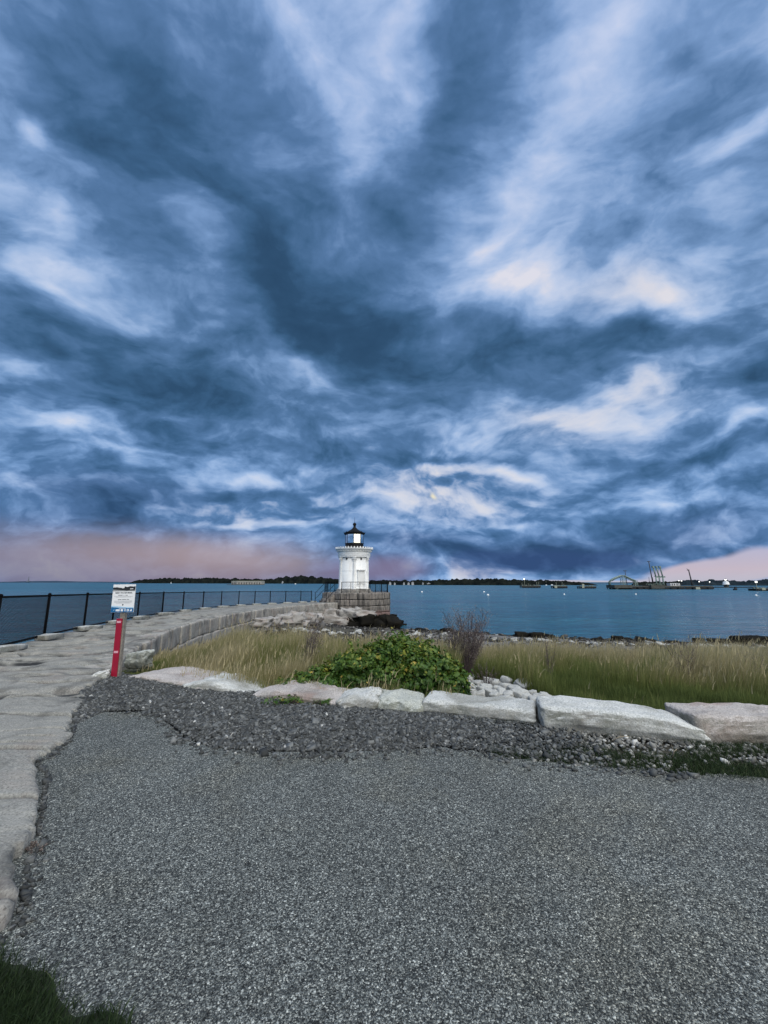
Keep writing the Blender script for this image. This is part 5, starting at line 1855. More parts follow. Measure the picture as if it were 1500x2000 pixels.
# ------------------------------------------------------------------ the high-water sign
def build_sign():
    bx, by, _ = P(224, 1325, 0.0)
    root = thing('high_water_sign', 'information sign on a wooden post with a tall red board down its front', 'sign', (bx, by, 0))
    root.rotation_euler = (0, R(-0.6), R(2))
    wood = plain('weathered_wood', (0.22, 0.20, 0.175), 0.85, var=0.3, scale=14, bump=0.4)
    red = plain('red_board', (0.30, 0.006, 0.030), 0.5, var=0.06)
    H = 1.56
    MB().box((0.018, 0.045, H / 2 - 0.1), (0.080, 0.080, H + 0.2), 0, 0.006).build('post', wood, root)
    b = MB().box((-0.012, -0.008, 0.485), (0.096, 0.022, 0.99), 0, 0.003).build('red_board', red, root)
    pale = plain('faded_pink_label', (0.62, 0.28, 0.36), 0.5, var=0.05)
    for zz in (0.925, 0.43):
        MB().box((-0.012, -0.0205, zz), (0.072, 0.003, 0.036)).build('label', pale, b)
        for k in range(2):
            MB().box((-0.012, -0.0225, zz + 0.007 - 0.014 * k), (0.05, 0.002, 0.005)).build('label_line', plain('label_print', (0.75, 0.55, 0.6), 0.5), b)
    # panel: picture strip, white text field, blue foot with emblems
    pz0, pz1, w = 1.085, 1.56, 0.385
    px0 = 0.022
    white = plain('panel_white', (0.80, 0.81, 0.83), 0.35, var=0.02)
    pan = MB().box((px0, -0.014, (pz0 + pz1) / 2), (w, 0.008, pz1 - pz0), 0, 0.002).build('panel', white, root)
    yf = -0.0195
    def patch(nm, pts, col, dy=0.0, rough=0.4):
        m = MB()
        n = len(pts)
        m.add([(px0 + x, yf - dy, z) for x, z in pts] + [(px0 + x, -0.0178, z) for x, z in pts], [tuple(range(n)), tuple(range(n, 2 * n))[::-1]] + [(i, n + i, n + (i + 1) % n, (i + 1) % n) for i in range(n)])
        return m.build(nm, plain(nm + '_print', col, rough, var=0.08, scale=20), pan)
    hw = w / 2 - 0.003
    patch('picture', [(-hw, pz1 - 0.115), (hw, pz1 - 0.115), (hw, pz1 - 0.06), (0.12, pz1 - 0.055), (0.03, pz1 - 0.07), (-0.08, pz1 - 0.065), (-hw, pz1 - 0.075)], (0.30, 0.31, 0.32))
    patch('picture_dark', [(-hw, pz1 - 0.085), (-0.02, pz1 - 0.10), (0.06, pz1 - 0.105), (hw, pz1 - 0.10), (hw, pz1 - 0.03), (0.16, pz1 - 0.038), (0.10, pz1 - 0.030), (0.05, pz1 - 0.045), (0.01, pz1 - 0.035), (-0.02, pz1 - 0.058), (-0.08, pz1 - 0.055), (-0.13, pz1 - 0.046), (-hw, pz1 - 0.052)], (0.025, 0.026, 0.028), 0.001)
    patch('picture_house', [(-0.04, pz1 - 0.068), (0.0, pz1 - 0.062), (0.005, pz1 - 0.045), (-0.018, pz1 - 0.030), (-0.042, pz1 - 0.046)], (0.75, 0.75, 0.76), 0.002)
    patch('picture_dock', [(0.10, pz1 - 0.085), (0.155, pz1 - 0.08), (0.155, pz1 - 0.066), (0.10, pz1 - 0.07)], (0.7, 0.7, 0.7), 0.002)
    patch('blue_foot', [(-hw, pz0 + 0.003), (hw, pz0 + 0.003), (hw, pz0 + 0.072), (0.08, pz0 + 0.07), (-0.04, pz0 + 0.078), (-hw, pz0 + 0.09)], (0.012, 0.13, 0.32))
    patch('pale_wave', [(-hw, pz0 + 0.0905), (-0.04, pz0 + 0.0785), (0.08, pz0 + 0.0705), (hw, pz0 + 0.0725), (hw, pz0 + 0.085), (0.05, pz0 + 0.092), (-hw, pz0 + 0.115)], (0.42, 0.62, 0.80))
    def blk(x, z, a, c, col=(0.78, 0.80, 0.84), nm='emblem', dy=0.001):
        return patch(nm, [(x - a, z - c), (x + a, z - c), (x + a, z + c), (x - a, z + c)], col, dy)
    ez = pz0 + 0.036
    blk(-0.075, ez, 0.034, 0.016)
    blk(-0.005, ez, 0.019, 0.018)
    n = 16
    patch('emblem', [(0.05 + 0.018 * math.cos(2 * math.pi * k / n), ez + 0.018 * math.sin(2 * math.pi * k / n)) for k in range(n)], (0.78, 0.80, 0.84), 0.001)
    patch('emblem', [(0.05 + 0.010 * math.cos(2 * math.pi * k / n), ez + 0.010 * math.sin(2 * math.pi * k / n)) for k in range(n)], (0.10, 0.24, 0.42), 0.002)
    blk(0.098, ez, 0.018, 0.018)
    blk(0.098, ez, 0.009, 0.008, (0.25, 0.40, 0.55), dy=0.002)
    patch('emblem', [(0.128, ez - 0.016), (0.165, ez - 0.018), (0.160, ez + 0.022), (0.148, ez + 0.014)], (0.78, 0.80, 0.84), 0.001)
    patch('emblem', [(-0.155, ez - 0.002), (-0.142, ez + 0.004), (-0.132, ez + 0.016), (-0.136, ez + 0.002), (-0.142, ez - 0.006)], (0.6, 0.7, 0.8), 0.001)
    blk(0.0, pz0 + 0.066, 0.055, 0.003, nm='rule_line')
    patch('drop_mark', [(0.001 + 0.011 * math.cos(2 * math.pi * k / n), pz0 + 0.128 + 0.013 * math.sin(2 * math.pi * k / n)) for k in range(n)], (0.02, 0.03, 0.04), 0.001)
    ink = plain('dark_ink', (0.03, 0.032, 0.036), 0.5)
    grey = plain('grey_ink', (0.32, 0.33, 0.35), 0.5)
    def text(s, x, z, size, mat, sx=1.0):
        c = bpy.data.curves.new('lettering', 'FONT')
        c.body = s
        c.size = size
        c.align_x = 'CENTER'
        c.align_y = 'CENTER'
        c.extrude = 0.0006
        c.offset = 0.0006
        c.materials.append(mat)
        o = bpy.data.objects.new('lettering', c)
        me = bpy.data.meshes.new_from_object(o)
        o = bpy.data.objects.new('lettering', me)
        COL.objects.link(o)
        o.parent = pan
        o.location = (px0 + x, yf + 0.0008, z)
        o.rotation_euler = (math.pi / 2, 0, 0)
        o.scale = (sx, 1, 1)
    text('HIGH WATER MARK', 0, pz1 - 0.145, 0.036, ink, 0.90)
    for z, words in ((pz1 - 0.185, ((-0.055, 0.075), (0.005, 0.012), (0.05, 0.04))), (pz1 - 0.258, ((-0.06, 0.06), (0.015, 0.07), (0.08, 0.04)))):
        m = MB()                                     # lines of print too small to read in the photograph
        for x, w_ in words:
            m.box((px0 + x, yf + 0.0008, z), (w_, 0.0012, 0.009))
        m.build('small_print', plain('faded_ink', (0.12, 0.125, 0.135), 0.5), pan)
    for z, a in ((pz1 - 0.205, 0.16), (pz1 - 0.217, 0.13), (pz1 - 0.280, 0.15), (pz1 - 0.293, 0.155), (pz1 - 0.306, 0.15), (pz1 - 0.319, 0.12)):
        m = MB().box((px0, yf + 0.0008, z), (2 * a, 0.0012, 0.0035))
        m.build('small_print', grey, pan)


build_sign()


# ------------------------------------------------------------------ far shores
def W_(px, py):
    p = P(px, py, SEA)
    return p[0], p[1]


def dist_of(py):
    return P(750, py, SEA)[1]


def woods_mat(name, a, b, sc):
    m, g, bs = new_mat(name)
    c = g.n('ShaderNodeTexCoord').outputs['Object']
    n = g.noise(c, sc, 5, 0.65)
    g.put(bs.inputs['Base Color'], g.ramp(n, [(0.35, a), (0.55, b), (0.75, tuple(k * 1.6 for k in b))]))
    bs.inputs['Roughness'].default_value = 1.0
    bs.inputs['Specular IOR Level'].default_value = 0.0
    return m


def headland(name, wl, profile, seed, mat, depth, lump, rough=0.28):
    """wooded shore: profile = (px, top py); wl = waterline rows at its two ends"""
    (x0, y0), (x1, y1) = wl
    px = np.linspace(x0, x1, int((x1 - x0) * 2.2))
    top = np.interp(px, [p[0] for p in profile], [p[1] for p in profile])
    rows = []
    nd = 9
    rs = np.random.RandomState(seed)
    for j in range(nd + 1):
        t = j / nd
        pts = []
        for i, c in enumerate(px):
            wy = np.interp(c, [x0, x1], [y0, y1])
            wx_, wy_ = W_(c, wy)
            d0 = math.hypot(wx_, wy_)
            H = max(0.3, (zat(top[i], wy_ + depth * 0.3) - SEA))
            f = (1 + depth * t / d0)
            hh = H * min(1, (0.42 + 0.75 * t) if t > 0 else 0) * (1 if t < 0.75 else 1 - (t - 0.75) * 0.6)
            pts.append((wx_ * f, wy_ * f, SEA - 0.3 + hh, H))
        rows.append(pts)
    A = np.array(rows)
    p = A[..., :3].reshape(-1, 3)
    n = fbm(np.stack([p[:, 0] / lump, p[:, 1] / lump, 0 * p[:, 0]], 1), seed, 4)
    amp = A[..., 3].reshape(-1) * rough * np.repeat((np.arange(nd + 1) > 0), len(px))
    p[:, 2] += n * amp
    Z = p[:, 2].reshape(nd + 1, len(px))
    return tag(link(name, grid_mesh(name, A[..., 0], A[..., 1], Z, False), mat), kind='structure')


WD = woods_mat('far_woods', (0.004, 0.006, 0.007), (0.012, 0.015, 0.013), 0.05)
WB = woods_mat('distant_woods', (0.030, 0.050, 0.080), (0.042, 0.066, 0.100), 0.004)  # distance haze put into the colour as a blue tint
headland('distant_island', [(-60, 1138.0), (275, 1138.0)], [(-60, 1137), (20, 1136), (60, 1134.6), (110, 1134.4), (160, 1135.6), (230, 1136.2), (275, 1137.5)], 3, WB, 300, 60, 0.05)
headland('wooded_island', [(252, 1139.2), (640, 1140.2)], [(252, 1139), (262, 1134.5), (285, 1131.5), (320, 1129.5), (400, 1129.5), (470, 1130.5), (535, 1131), (552, 1127.5), (580, 1126.5), (605, 1126), (620, 1129), (630, 1128.5), (640, 1130)], 5, WD, 160, 17)
headland('wooded_island', [(636, 1140.2), (772, 1141.6)], [(636, 1129), (650, 1131), (700, 1133), (772, 1134)], 6, WD, 140, 15)
headland('far_shore', [(765, 1142.6), (1045, 1143.4)], [(765, 1134), (820, 1133), (900, 1131.5), (960, 1131), (1010, 1132), (1045, 1134)], 7, WD, 80, 8)
headland('far_shore', [(1025, 1142.6), (1168, 1143.2)], [(1025, 1136), (1045, 1133.5), (1070, 1133), (1090, 1134.5), (1110, 1135), (1130, 1136.5), (1150, 1138.5), (1168, 1142.5)], 8, WD, 60, 7)
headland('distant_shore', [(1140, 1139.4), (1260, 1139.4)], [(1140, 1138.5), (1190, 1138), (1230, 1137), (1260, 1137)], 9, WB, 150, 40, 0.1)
headland('far_shore', [(1232, 1144.0), (1330, 1144.4)], [(1232, 1143), (1240, 1136.5), (1262, 1135), (1300, 1136), (1330, 1134.5)], 10, WD, 50, 7)
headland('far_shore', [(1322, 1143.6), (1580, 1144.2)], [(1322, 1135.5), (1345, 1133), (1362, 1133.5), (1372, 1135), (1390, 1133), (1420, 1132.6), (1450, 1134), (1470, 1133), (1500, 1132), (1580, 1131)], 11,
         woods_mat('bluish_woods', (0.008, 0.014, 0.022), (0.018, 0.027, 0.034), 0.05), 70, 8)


def mast(label, px, py0, py1, wl, mat, r):
    x, y = W_(px, wl)
    z0, z1 = zat(py0, y), zat(py1, y)
    m = MB().tube([(0, 0, 0), (0, 0, z1 - z0)], [r, r * 0.5], 4)
    m.box((0, 0, (z1 - z0) * 0.08), (r * 4, r * 4, (z1 - z0) * 0.16))
    return tag(m.build('mast', mat, None, (x, y, z0)), label, 'mast')


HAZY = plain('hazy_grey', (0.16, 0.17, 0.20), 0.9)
mast('thin distant tower standing on the faint island at the far left', 55, 1136, 1126.5, 1138.0, HAZY, 5.0)

# granite fort on its ledge
def fort():
    x0, y0 = W_(450, 1142.3)
    x1, y1 = W_(499, 1142.6)
    k = y0 / FPX
    L = x1 - x0
    H = zat(1134.8, y0) - SEA
    root = thing('stone_fort', 'low granite sea fort with dark arched openings, out in the water on the left', 'fort', ((x0 + x1) / 2, y0, SEA))
    st = plain('fort_granite', (0.30, 0.285, 0.26), 0.9, var=0.2, scale=0.3)
    n = 6
    pts = [(-L / 2, 4), (-L / 2 + L * 0.22, -2), (L / 2 - 2, 0), (L / 2, 14), (L * 0.2, 40), (-L * 0.3, 40)]
    m = MB()
    m.add([(a, b, -1) for a, b in pts] + [(a, b, H) for a, b in pts], [tuple(range(n))[::-1], tuple(range(n, 2 * n))] + [(i, (i + 1) % n, n + (i + 1) % n, n + i) for i in range(n)])
    wall = m.build('wall', st, root)
    m = MB()
    m.add([(a * 0.97, b * 0.97 + 1, H + 0.02) for a, b in pts] + [(a * 0.95, b * 0.95 + 1, H + 0.9) for a, b in pts], [tuple(range(n, 2 * n))] + [(i, (i + 1) % n, n + (i + 1) % n, n + i) for i in range(n)])
    m.build('grassy_parapet', plain('parapet_turf', (0.06, 0.07, 0.04), 1.0), root)
    dk = plain('fort_opening', (0.02, 0.02, 0.022), 0.9)
    for seg in (0, 1):
        a, b = np.array(pts[seg]), np.array(pts[seg + 1])
        e = (b - a) / np.linalg.norm(b - a)
        cnt = 3 if seg == 0 else 9
        for i in range(cnt):
            c = a + (b - a) * (i + 0.7) / (cnt + 0.4)
            w = 1.35
            prof = [(-w / 2, 1.2), (w / 2, 1.2), (w / 2, H * 0.55), (w * 0.3, H * 0.66), (0, H * 0.70), (-w * 0.3, H * 0.66), (-w / 2, H * 0.55)]
            q = len(prof)
            nr = np.array([e[1], -e[0]])
            vs = [(c[0] + e[0] * u + nr[0] * o, c[1] + e[1] * u + nr[1] * o, z) for o in (0.12, -0.3) for u, z in prof]
            MB().add(vs, [tuple(range(q)), tuple(range(q, 2 * q))[::-1]] + [(j, q + j, q + (j + 1) % q, (j + 1) % q) for j in range(q)]).build('arched_opening', dk, root)
    m = MB()
    rs = np.random.RandomState(4)
    for i in range(16):
        v, f = stone_block(rs, 5, 4, 1.4, 3, 0.5, 0.3)
        m.add(v + np.array([-L / 2 - 3 + (L + 6) * i / 15, -4 + rs.uniform(-1, 1), 0.2]), f)
    m.build('ledge', plain('wet_ledge', (0.05, 0.05, 0.05), 0.9), root)


fort()

# houses along the far shores
HW = plain('white_clapboard', (0.40, 0.40, 0.41), 0.7, var=0.1, scale=0.5)
HG = plain('grey_clapboard', (0.30, 0.31, 0.33), 0.8, var=0.1, scale=0.5)
HR = plain('dark_shingles', (0.05, 0.05, 0.055), 0.9)
WIN = plain('dark_panes', (0.02, 0.025, 0.03), 0.2)


def house(px, py, w, h, mat, label, wl, group, back=30):
    x, y = W_(px, wl)
    f = 1 + back / y
    x, y = x * f, y * f
    k = y / FPX
    W, H = w * k * 0.75, h * k * 0.8
    z = zat(py, y)
    root = thing('house', label, 'house', (x, y, z), group)
    D = W * 0.8
    m = MB()
    m.box((0, 0, -1.0), (W, D, H * 0.66 + 2 + H * 0.66))
    eave = H * 0.66
    m.add([(-W / 2, -D / 2 + .01, eave), (W / 2, -D / 2 + .01, eave), (0, -D / 2 + .01, H)], [(0, 1, 2)])
    m.build('wall', mat, root)
    m = MB()
    o = 0.25
    for s in (-1, 1):
        m.add([(s * (W / 2 + o), -D / 2 - o, eave - 0.15), (0, -D / 2 - o, H + 0.12), (0, D / 2 + o, H + 0.12), (s * (W / 2 + o), D / 2 + o, eave - 0.15),
               (s * (W / 2 + o), -D / 2 - o, eave - 0.4), (0, -D / 2 - o, H - 0.13), (0, D / 2 + o, H - 0.13), (s * (W / 2 + o), D / 2 + o, eave - 0.4)],
              [(0, 1, 2, 3), (7, 6, 5, 4), (0, 4, 5, 1), (3, 2, 6, 7), (0, 3, 7, 4)])
    m.build('roof', HR, root)
    for dx in (-0.25, 0.25):
        MB().box((dx * W, -D / 2 - 0.02, eave * 0.5), (W * 0.16, 0.08, eave * 0.4)).build('window', WIN, root)


rs = np.random.RandomState(9)
gA = 'houses on the far shore right of the white lighthouse'
for i, (px, w, h) in enumerate([(762, 5, 4), (771, 4, 3.5), (789, 4, 3.5), (798, 5, 4), (806, 6, 4.5), (826, 4, 3.5), (837, 8, 4.5), (846, 6, 4), (862, 5, 4), (872, 8, 4.5), (880, 7, 4.5), (890, 6, 4.5), (899, 5, 4), (918, 4, 3), (943, 6, 5), (955, 8, 5), (962, 5, 4), (985, 5, 4), (998, 7, 4), (1013, 6, 4)]):
    house(px, 1140.6 + rs.uniform(-1.2, 0.8), w, h, HW if rs.rand() < 0.7 else HG, 'small pale house among trees on the far shore right of the white lighthouse', 1143.0, gA)
gB = 'houses on the wooded island left of the white lighthouse'
for i, (px, py, w, h) in enumerate([(552, 1138, 4, 4), (566, 1138.5, 7, 3), (596, 1138, 4, 3.5), (583, 1135.5, 3, 3), (612, 1138.5, 5, 3)]):
    house(px, py, w, h, HW if i in (0, 1) else HG, 'tiny house among dark trees on the wooded island left of the white lighthouse', 1140.1, gB, 60)


# ------------------------------------------------------------------ oil pier with loading arms
RUST = plain('dark_pier_steel', (0.045, 0.042, 0.045), 0.8, var=0.3, scale=0.6)
GRN = plain('grey_green_paint', (0.19, 0.25, 0.225), 0.7, var=0.15, scale=0.4)
CONC = plain('pier_concrete', (0.075, 0.075, 0.066), 0.9, var=0.25, scale=0.5)
FEND = plain('dark_fender', (0.015, 0.015, 0.017), 0.8)
PALE = plain('pale_panel', (0.34, 0.35, 0.28), 0.8)
HUT = plain('white_hut', (0.55, 0.55, 0.57), 0.8)
LAMP = plain('lit_lamp', (0.9, 0.9, 0.85), 0.4, emit=(1.0, 0.97, 0.9, 1.6))


def build_pier():
    y0 = dist_of(1151.0)
    k = y0 / FPX
    X = lambda px: xat(px, 1140, y0)
    Z = lambda py: zat(py, y0)
    root = thing('oil_pier', 'long dark oil pier with tall loading arms and a curved pipe bridge', 'pier', (0, 0, 0))
    deck0, deck1 = Z(1146.8), Z(1144.6)
    m = MB()
    m.box(((X(1210) + X(1392)) / 2, y0 + 4, (deck0 + deck1) / 2), (X(1392) - X(1210), 8, deck1 - deck0))
    m.box(((X(1196) + X(1230)) / 2, y0 + 3, (Z(1148.5) + Z(1142.5)) / 2), (X(1230) - X(1196), 11, Z(1142.5) - Z(1148.5)))
    m.box(((X(1268) + X(1294)) / 2, y0 + 3, (Z(1149.5) + Z(1142.8)) / 2), (X(1294) - X(1268), 10, Z(1142.8) - Z(1149.5)))
    m.build('deck', CONC, root)
    m = MB()
    rs = np.random.RandomState(6)
    c = 1197
    while c < 1392:
        for dy in (0.5, 4, 7.5):
            m.tube([(X(c), y0 + dy, SEA - 1), (X(c), y0 + dy, deck0)], 0.36, 6)
        c += rs.uniform(2.4, 4.0)
    m.build('piles', FEND, root)
    m = MB()
    for a, b in ((1196, 1209), (1212, 1226), (1232, 1241), (1245, 1254), (1257, 1267), (1296, 1305), (1309, 1319), (1323, 1334), (1337, 1348), (1352, 1356), (1366, 1378), (1381, 1392)):
        m.box(((X(a) + X(b)) / 2, y0 - 0.35, (Z(1150.6) + Z(1147.2)) / 2), (X(b) - X(a), 0.6, Z(1147.2) - Z(1150.6)))
    m.build('fenders', FEND, root)
    for a, b in ((1200, 1205), (1356, 1364)):
        MB().box(((X(a) + X(b)) / 2, y0 - 0.9, (Z(1151) + Z(1146.8)) / 2), (X(b) - X(a), 0.5, Z(1146.8) - Z(1151))).build('pale_panel', PALE, root)
    # curved pipe bridge and its towers
    m = MB()
    pts = [(1195.5, 1143), (1195, 1137), (1199, 1132.5), (1208, 1128), (1219, 1124), (1226, 1124.5), (1237, 1130), (1247, 1134.5)]
    for dy, r in ((2.5, 0.42), (4.0, 0.42)):
        m.tube([(X(a), y0 + dy, Z(b)) for a, b in pts], r, 8)
        m.tube([(X(a), y0 + dy, Z(b) - 1.0) for a, b in pts[2:]], 0.16, 5)
    for (a, b) in pts[2:]:
        m.tube([(X(a), y0 + 2.5, Z(b)), (X(a), y0 + 2.5, Z(b) - 1.0)], 0.12, 4)
    m.build('pipe_bridge', GRN, root)
    def tower(name, pxa, pxb, ptop, pbot, mat, n=4):
        t = MB()
        za, zb = Z(pbot), Z(ptop)
        for xx in (X(pxa), X(pxb)):
            for dy in (1.5, 4.5):
                t.tube([(xx, y0 + dy, za), (xx, y0 + dy, zb)], 0.16, 4)
        for i in range(n):
            u, v = za + (zb - za) * i / n, za + (zb - za) * (i + 1) / n
            for dy in (1.5, 4.5):
                t.tube([(X(pxa), y0 + dy, u), (X(pxb), y0 + dy, v)], 0.08, 4)
                t.tube([(X(pxb), y0 + dy, u), (X(pxa), y0 + dy, v)], 0.08, 4)
                t.tube([(X(pxa), y0 + dy, v), (X(pxb), y0 + dy, v)], 0.10, 4)
        return t.build(name, mat, root)
    tower('bridge_tower', 1219.5, 1224.5, 1123.5, 1144, GRN, 5)
    tower('bridge_tower', 1244, 1248, 1134, 1144, GRN, 3)
    tower('pipe_rack', 1270, 1284, 1140.5, 1144, GRN, 1)
    tower('pipe_rack', 1284, 1300, 1140.0, 1144, GRN, 1)
    # lamp masts
    for (px, pt, r, lean) in ((1229.5, 1115, 0.2, -0.5), (1281, 1096.5, 0.3, -1.4), (1274, 1127, 0.14, 0), (1281.5, 1127, 0.14, 0)):
        t = MB().tube([(X(px), y0 + 3, Z(1144)), (X(px) + lean, y0 + 3, Z(pt))], [r * 1.5, r], 6)
        if pt < 1120:
            t.box((X(px) + lean, y0 + 3, Z(pt) + 0.1), (2.3, 0.5, 0.4))
        t.build('lamp_mast', RUST, root)
    # three loading arms
    for px in (1288, 1294.5, 1301.5):
        t = MB()
        bx = X(px)
        t.tube([(bx, y0 + 3, Z(1144)), (bx, y0 + 3, Z(1127))], 0.55, 6)
        t.tube([(bx, y0 + 3, Z(1127)), (bx - 0.8, y0 + 3, Z(1116)), (bx - 1.4, y0 + 3, Z(1107))], [0.42, 0.36, 0.34], 6)
        t.tube([(bx + 0.35, y0 + 3, Z(1127)), (bx - 0.3, y0 + 3, Z(1116)), (bx - 0.9, y0 + 3, Z(1107))], 0.2, 5)
        t.box((bx - 1.35, y0 + 3, Z(1107)), (1.2, 1.2, 1.3))
        t.box((bx + 0.7, y0 + 3, Z(1126.5)), (1.9, 1.0, 1.0))
        t.tube([(bx - 1.2, y0 + 3, Z(1125)), (bx + 0.8, y0 + 3, Z(1128))], 0.24, 5)
        t.build('loading_arm', GRN, root)
    MB().box(((X(1313) + X(1332)) / 2, y0 + 4, (Z(1144.4) + Z(1139)) / 2), (X(1332) - X(1313), 4, Z(1139) - Z(1144.4))).build('hut', HUT, root)
    t = MB()
    for a in (1316.5, 1321, 1326):
        t.box((X(a), y0 + 1.97, (Z(1143.4) + Z(1140)) / 2), (0.7, 0.1, Z(1140) - Z(1143.4)))
    t.build('hut_window', WIN, root)
    # jib crane and light poles at the outer end
    t = MB().tube([(X(1357.5), y0 + 3, Z(1144)), (X(1356.5), y0 + 3, Z(1130)), (X(1354.5), y0 + 3, Z(1113))], [0.55, 0.45, 0.35], 6)
    t.box((X(1353.5), y0 + 3, Z(1113)), (1.5, 0.5, 0.6))
    t.tube([(X(1352.5), y0 + 3, Z(1113)), (X(1351.5), y0 + 3, Z(1109.5))], 0.1, 4)
    t.build('jib_crane', RUST, root)
    for (px, pt) in ((1329, 1134.5), (1334.5, 1135), (1357.5, 1136.5), (1369, 1136.5), (1379.5, 1134.5), (1389.5, 1137)):
        t = MB().tube([(X(px), y0 + 1.5, Z(1145)), (X(px), y0 + 1.5, Z(pt))], 0.11, 4)
        lp = t.build('lamp_pole', RUST, root)
        if px in (1329, 1334.5, 1369, 1389.5):
            MB().box((X(px), y0 + 1.4, Z(pt) + 0.15), (0.55, 0.4, 0.4)).build('lamp', LAMP, lp)


build_pier()


def dolphin(label, pa, pb, wl, top, lamp=None, poles=(), panel=None):
    y0 = dist_of(wl)
    X = lambda px: xat(px, 1140, y0)
    Z = lambda py: zat(py, y0)
    root = thing('mooring_dolphin', label, 'mooring platform', ((X(pa) + X(pb)) / 2, y0, SEA), 'mooring platforms standing in the water')
    ox, oy, oz = root.location
    A = lambda x, y, z: (x - ox, y - oy, z - oz)
    zt = Z(top)
    zm = (zt + SEA) / 2 + 0.2
    m = MB().box(A((X(pa) + X(pb)) / 2, y0 + 3, (zm + zt) / 2), (X(pb) - X(pa), 6, zt - zm))
    m.build('deck', CONC, root)
    m = MB()
    c = pa + 0.8
    while c < pb:
        for dy in (0.4, 5.4):
            m.tube([A(X(c), y0 + dy, SEA - 1), A(X(c), y0 + dy, zm)], 0.4, 6)
        c += 3.1
    m.box(A((X(pa) + X(pb)) / 2, y0 - 0.3, (SEA + zm) / 2 + 0.3), (X(pb) - X(pa) - 0.4, 0.5, (zm - SEA) * 0.8))
    m.build('piles', FEND, root)
    m = MB()
    rs = np.random.RandomState(int(pa))
    for i in range(5):
        c = pa + (pb - pa) * (i + 0.5) / 5
        m.box(A(X(c), y0 + 2 + rs.uniform(0, 2), zt + 0.3), (rs.uniform(0.6, 1.6), 0.9, rs.uniform(0.5, 0.9)))
    m.build('bollards', GRN, root)
    m = MB()
    for zz in (0.6, 1.1):
        m.tube([A(X(pa), y0 + 0.2, zt + zz), A(X(pb), y0 + 0.2, zt + zz)], 0.05, 4)
    m.build('guard_rail', RUST, root)
    for px, pt in poles:
        MB().tube([A(X(px), y0 + 2, zt), A(X(px), y0 + 2, Z(pt))], 0.12, 4).build('pole', PALE, root)
    if panel:
        MB().box(A((X(panel[0]) + X(panel[1])) / 2, y0 - 0.75, (Z(panel[2]) + Z(panel[3])) / 2), (X(panel[1]) - X(panel[0]), 0.3, Z(panel[2]) - Z(panel[3]))).build('pale_panel', PALE, root)
    if lamp:
        MB().box(A(X(lamp[0]), y0 + 1.9, Z(lamp[1])), (0.8, 0.6, 0.8)).build('lamp', LAMP, root)


dolphin('mooring platform with a lit lamp, nearest the houses of the far shore', 1019, 1056, 1148.5, 1143.6, (1025.7, 1131), [(1026, 1131.5), (1021, 1138), (1050, 1136.5), (1054, 1136), (1034, 1140)])
dolphin('middle one of the three mooring platforms, with a pale panel at its left end', 1081, 1108, 1149.2, 1144.6, None, [(1088, 1136.5), (1100, 1136), (1103, 1140)], (1082, 1087, 1143.5, 1148.5))
dolphin('mooring platform nearest the long oil pier, with a tall pale panel', 1133, 1164, 1149.8, 1145.2, None, [(1157, 1142.5)], (1135.5, 1140, 1140.5, 1148.5))
dolphin('mooring platform cut off by the right edge, with a pale square panel', 1476, 1512, 1154, 1149.5, (1483, 1136.5), [(1483, 1137)], (1484, 1491, 1148, 1152.5))


def spark_plug():
    """second lighthouse: squat white iron drum on a stone foot at the end of a low breakwater"""
    wl = 1147.6
    y0 = dist_of(wl)
    x0 = xat(1418, 1140, y0)
    k = y0 / FPX
    root = thing('distant_lighthouse', 'small squat white lighthouse far off at the right, on a low dark breakwater', 'lighthouse', (x0, y0, SEA))
    H = lambda py: zat(py, y0) - SEA
    m = MB().lathe([(4.2 * k, -1), (3.9 * k, H(1144.2)), (3.6 * k, H(1141.6))], 20)
    m.build('stone_foot', CONC, root)
    m = MB().lathe([(6.0 * k, H(1141.7)), (6.0 * k, H(1141.2)), (5.1 * k, H(1141.1)), (4.9 * k, H(1138.4)), (4.2 * k, H(1136.2)), (3.9 * k, H(1136.0)), (2.2 * k, H(1135.6)), (2.1 * k, H(1134.4))], 20)
    m.build('tower', M['white_iron'], root)
    m = MB().lathe([(2.5 * k, H(1134.4)), (2.5 * k, H(1133.9)), (1.5 * k, H(1133.8)), (1.5 * k, H(1133.4))], 12)
    m.build('gallery', RUST, root)
    m = MB().lathe([(1.4 * k, H(1133.4)), (1.4 * k, H(1131.4))], 10)
    m.build('lantern', LAMP, root)
    m = MB().lathe([(1.9 * k, H(1131.4)), (1.2 * k, H(1130.6)), (0.2 * k, H(1129.8))], 10)
    m.build('roof', FEND, root)
    bw = thing('distant_breakwater', 'low dark stone breakwater in front of the small distant lighthouse', 'breakwater', (x0, y0 - 6, SEA))
    rs = np.random.RandomState(3)
    m = MB()
    for i in range(40):
        v, f = stone_block(rs, 1.0, 1.0, 1.0, 2, 0.2, 0.1)
        c = 1396 + 78 * i / 39
        m.add(v * np.array([2.6 * k, 2.5, 1.1 + 0.3 * rs.rand()]) + np.array([xat(c, 1148, y0 - 6) - x0, rs.uniform(-1, 1), 0.25]), f)
    m.build('rubble', FEND, bw)
    y1 = dist_of(1152.5)
    bt = thing('work_boat', 'small dark work boat moored near the distant lighthouse', 'boat', (xat(1436, 1150, y1), y1, SEA))
    MB().add(*hull(2.6, 1.1, 0.7)).build('hull', FEND, bt)
    MB().box((0.2, 0, 1.05), (1.1, 0.9, 0.9)).build('cabin', RUST, bt)


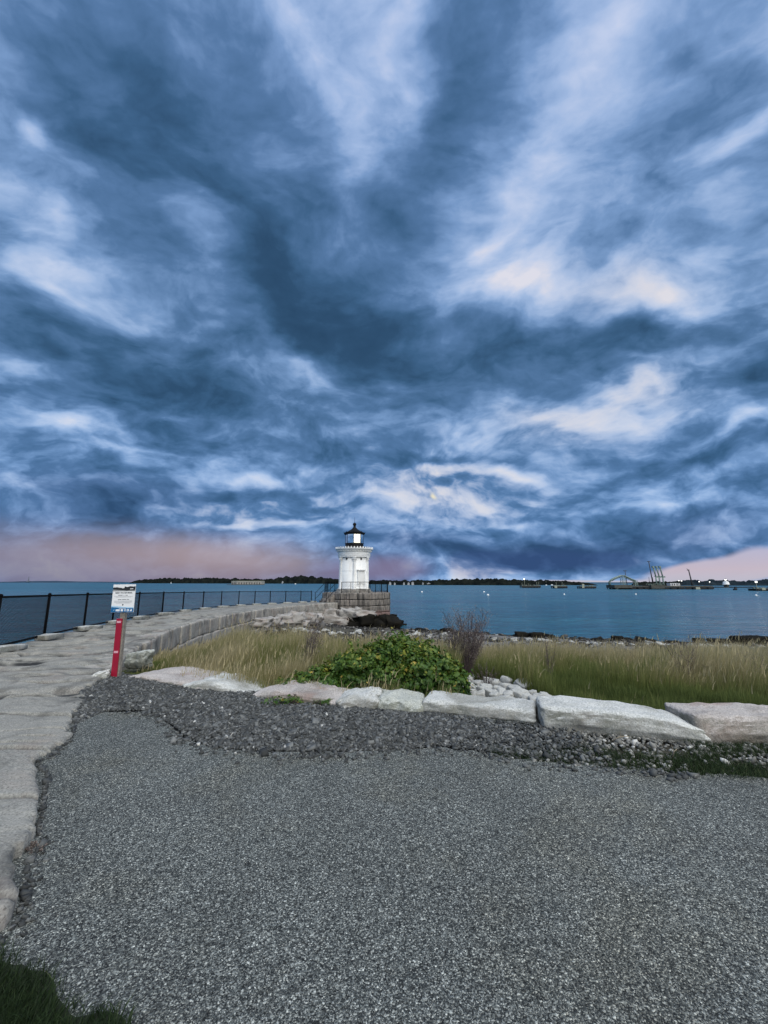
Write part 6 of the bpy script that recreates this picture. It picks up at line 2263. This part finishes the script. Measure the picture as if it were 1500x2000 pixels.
def hull(L, B, H):
    n = 7
    vs, fs = [], []
    for i in range(n):
        t = i / (n - 1)
        w = B / 2 * math.sin(math.pi * (0.18 + 0.80 * t)) ** 0.6
        sh = 0.25 * H * (t - 0.5) ** 2 * 4
        vs += [(L * (t - 0.5), -w, H + sh), (L * (t - 0.5) * 0.94, -w * 0.6, -0.2), (L * (t - 0.5) * 0.94, w * 0.6, -0.2), (L * (t - 0.5), w, H + sh)]
    for i in range(n - 1):
        for j in range(3):
            fs.append((i * 4 + j, i * 4 + j + 1, (i + 1) * 4 + j + 1, (i + 1) * 4 + j))
        fs.append((i * 4 + 3, i * 4, (i + 1) * 4, (i + 1) * 4 + 3))
    fs += [(0, 3, 2, 1), tuple((n - 1) * 4 + j for j in range(4))]
    return vs, fs


spark_plug()

BW = plain('white_buoy', (0.85, 0.86, 0.88), 0.35, var=0.03)
for px, py, d, lb in ((824, 1157.2, 3.4, 'white mooring buoy nearest the stone platform'), (945.4, 1157.2, 3.2, 'upper white mooring buoy of the close pair'), (953, 1163.4, 4.4, 'lower and larger white mooring buoy of the close pair'),
                      (1102, 1161.6, 3.0, 'white mooring buoy below the middle mooring platform'), (1242, 1161.8, 3.2, 'white mooring buoy below the left end of the oil pier'), (1477, 1164.2, 4.0, 'white mooring buoy near the right edge of the water')):
    x, y = W_(px, py)
    r = d * y / FPX / 2
    root = thing('mooring_buoy', lb, 'buoy', (x, y, SEA), 'white mooring buoys')
    MB().lathe([(r * math.sin(t), r * (0.5 - math.cos(t))) for t in np.linspace(0.15, math.pi - 0.1, 10)], 14).build('float', BW, root)
    MB().tube([(0, 0, r * 1.45), (0, 0, r * 1.75)], r * 0.16, 6).build('ring', FEND, root)

for px, py, L, mastpx, lb in ((1114, 1142.2, 5, 9, 'white sailboat with a bare mast beyond the mooring platforms'), (1067, 1143.4, 4, 8, 'white sailboat between the first two mooring platforms'), (1078, 1143.2, 5, 0, 'low white motor boat beside the middle mooring platform'),
                              (577, 1141.2, 3, 0, 'tiny white motor boat under the wooded island, left of the lighthouse'), (334, 1139.6, 2.5, 5, 'tiny white sailboat below the wooded island on the far left')):
    x, y = W_(px, py)
    k = y / FPX
    root = thing('small_boat', lb, 'boat', (x, y, SEA))
    MB().add(*hull(L * k, L * k * 0.34, 0.9 * k)).build('hull', BW, root)
    MB().box((0, 0, 1.3 * k), (L * k * 0.4, L * k * 0.22, 0.8 * k), 0, 0, 0, 0.8).build('cabin', BW, root)
    if mastpx:
        MB().tube([(0, 0, 0.8 * k), (0, 0, mastpx * k)], [0.10 * k * 1.2, 0.06 * k], 5).build('mast', PALE, root)
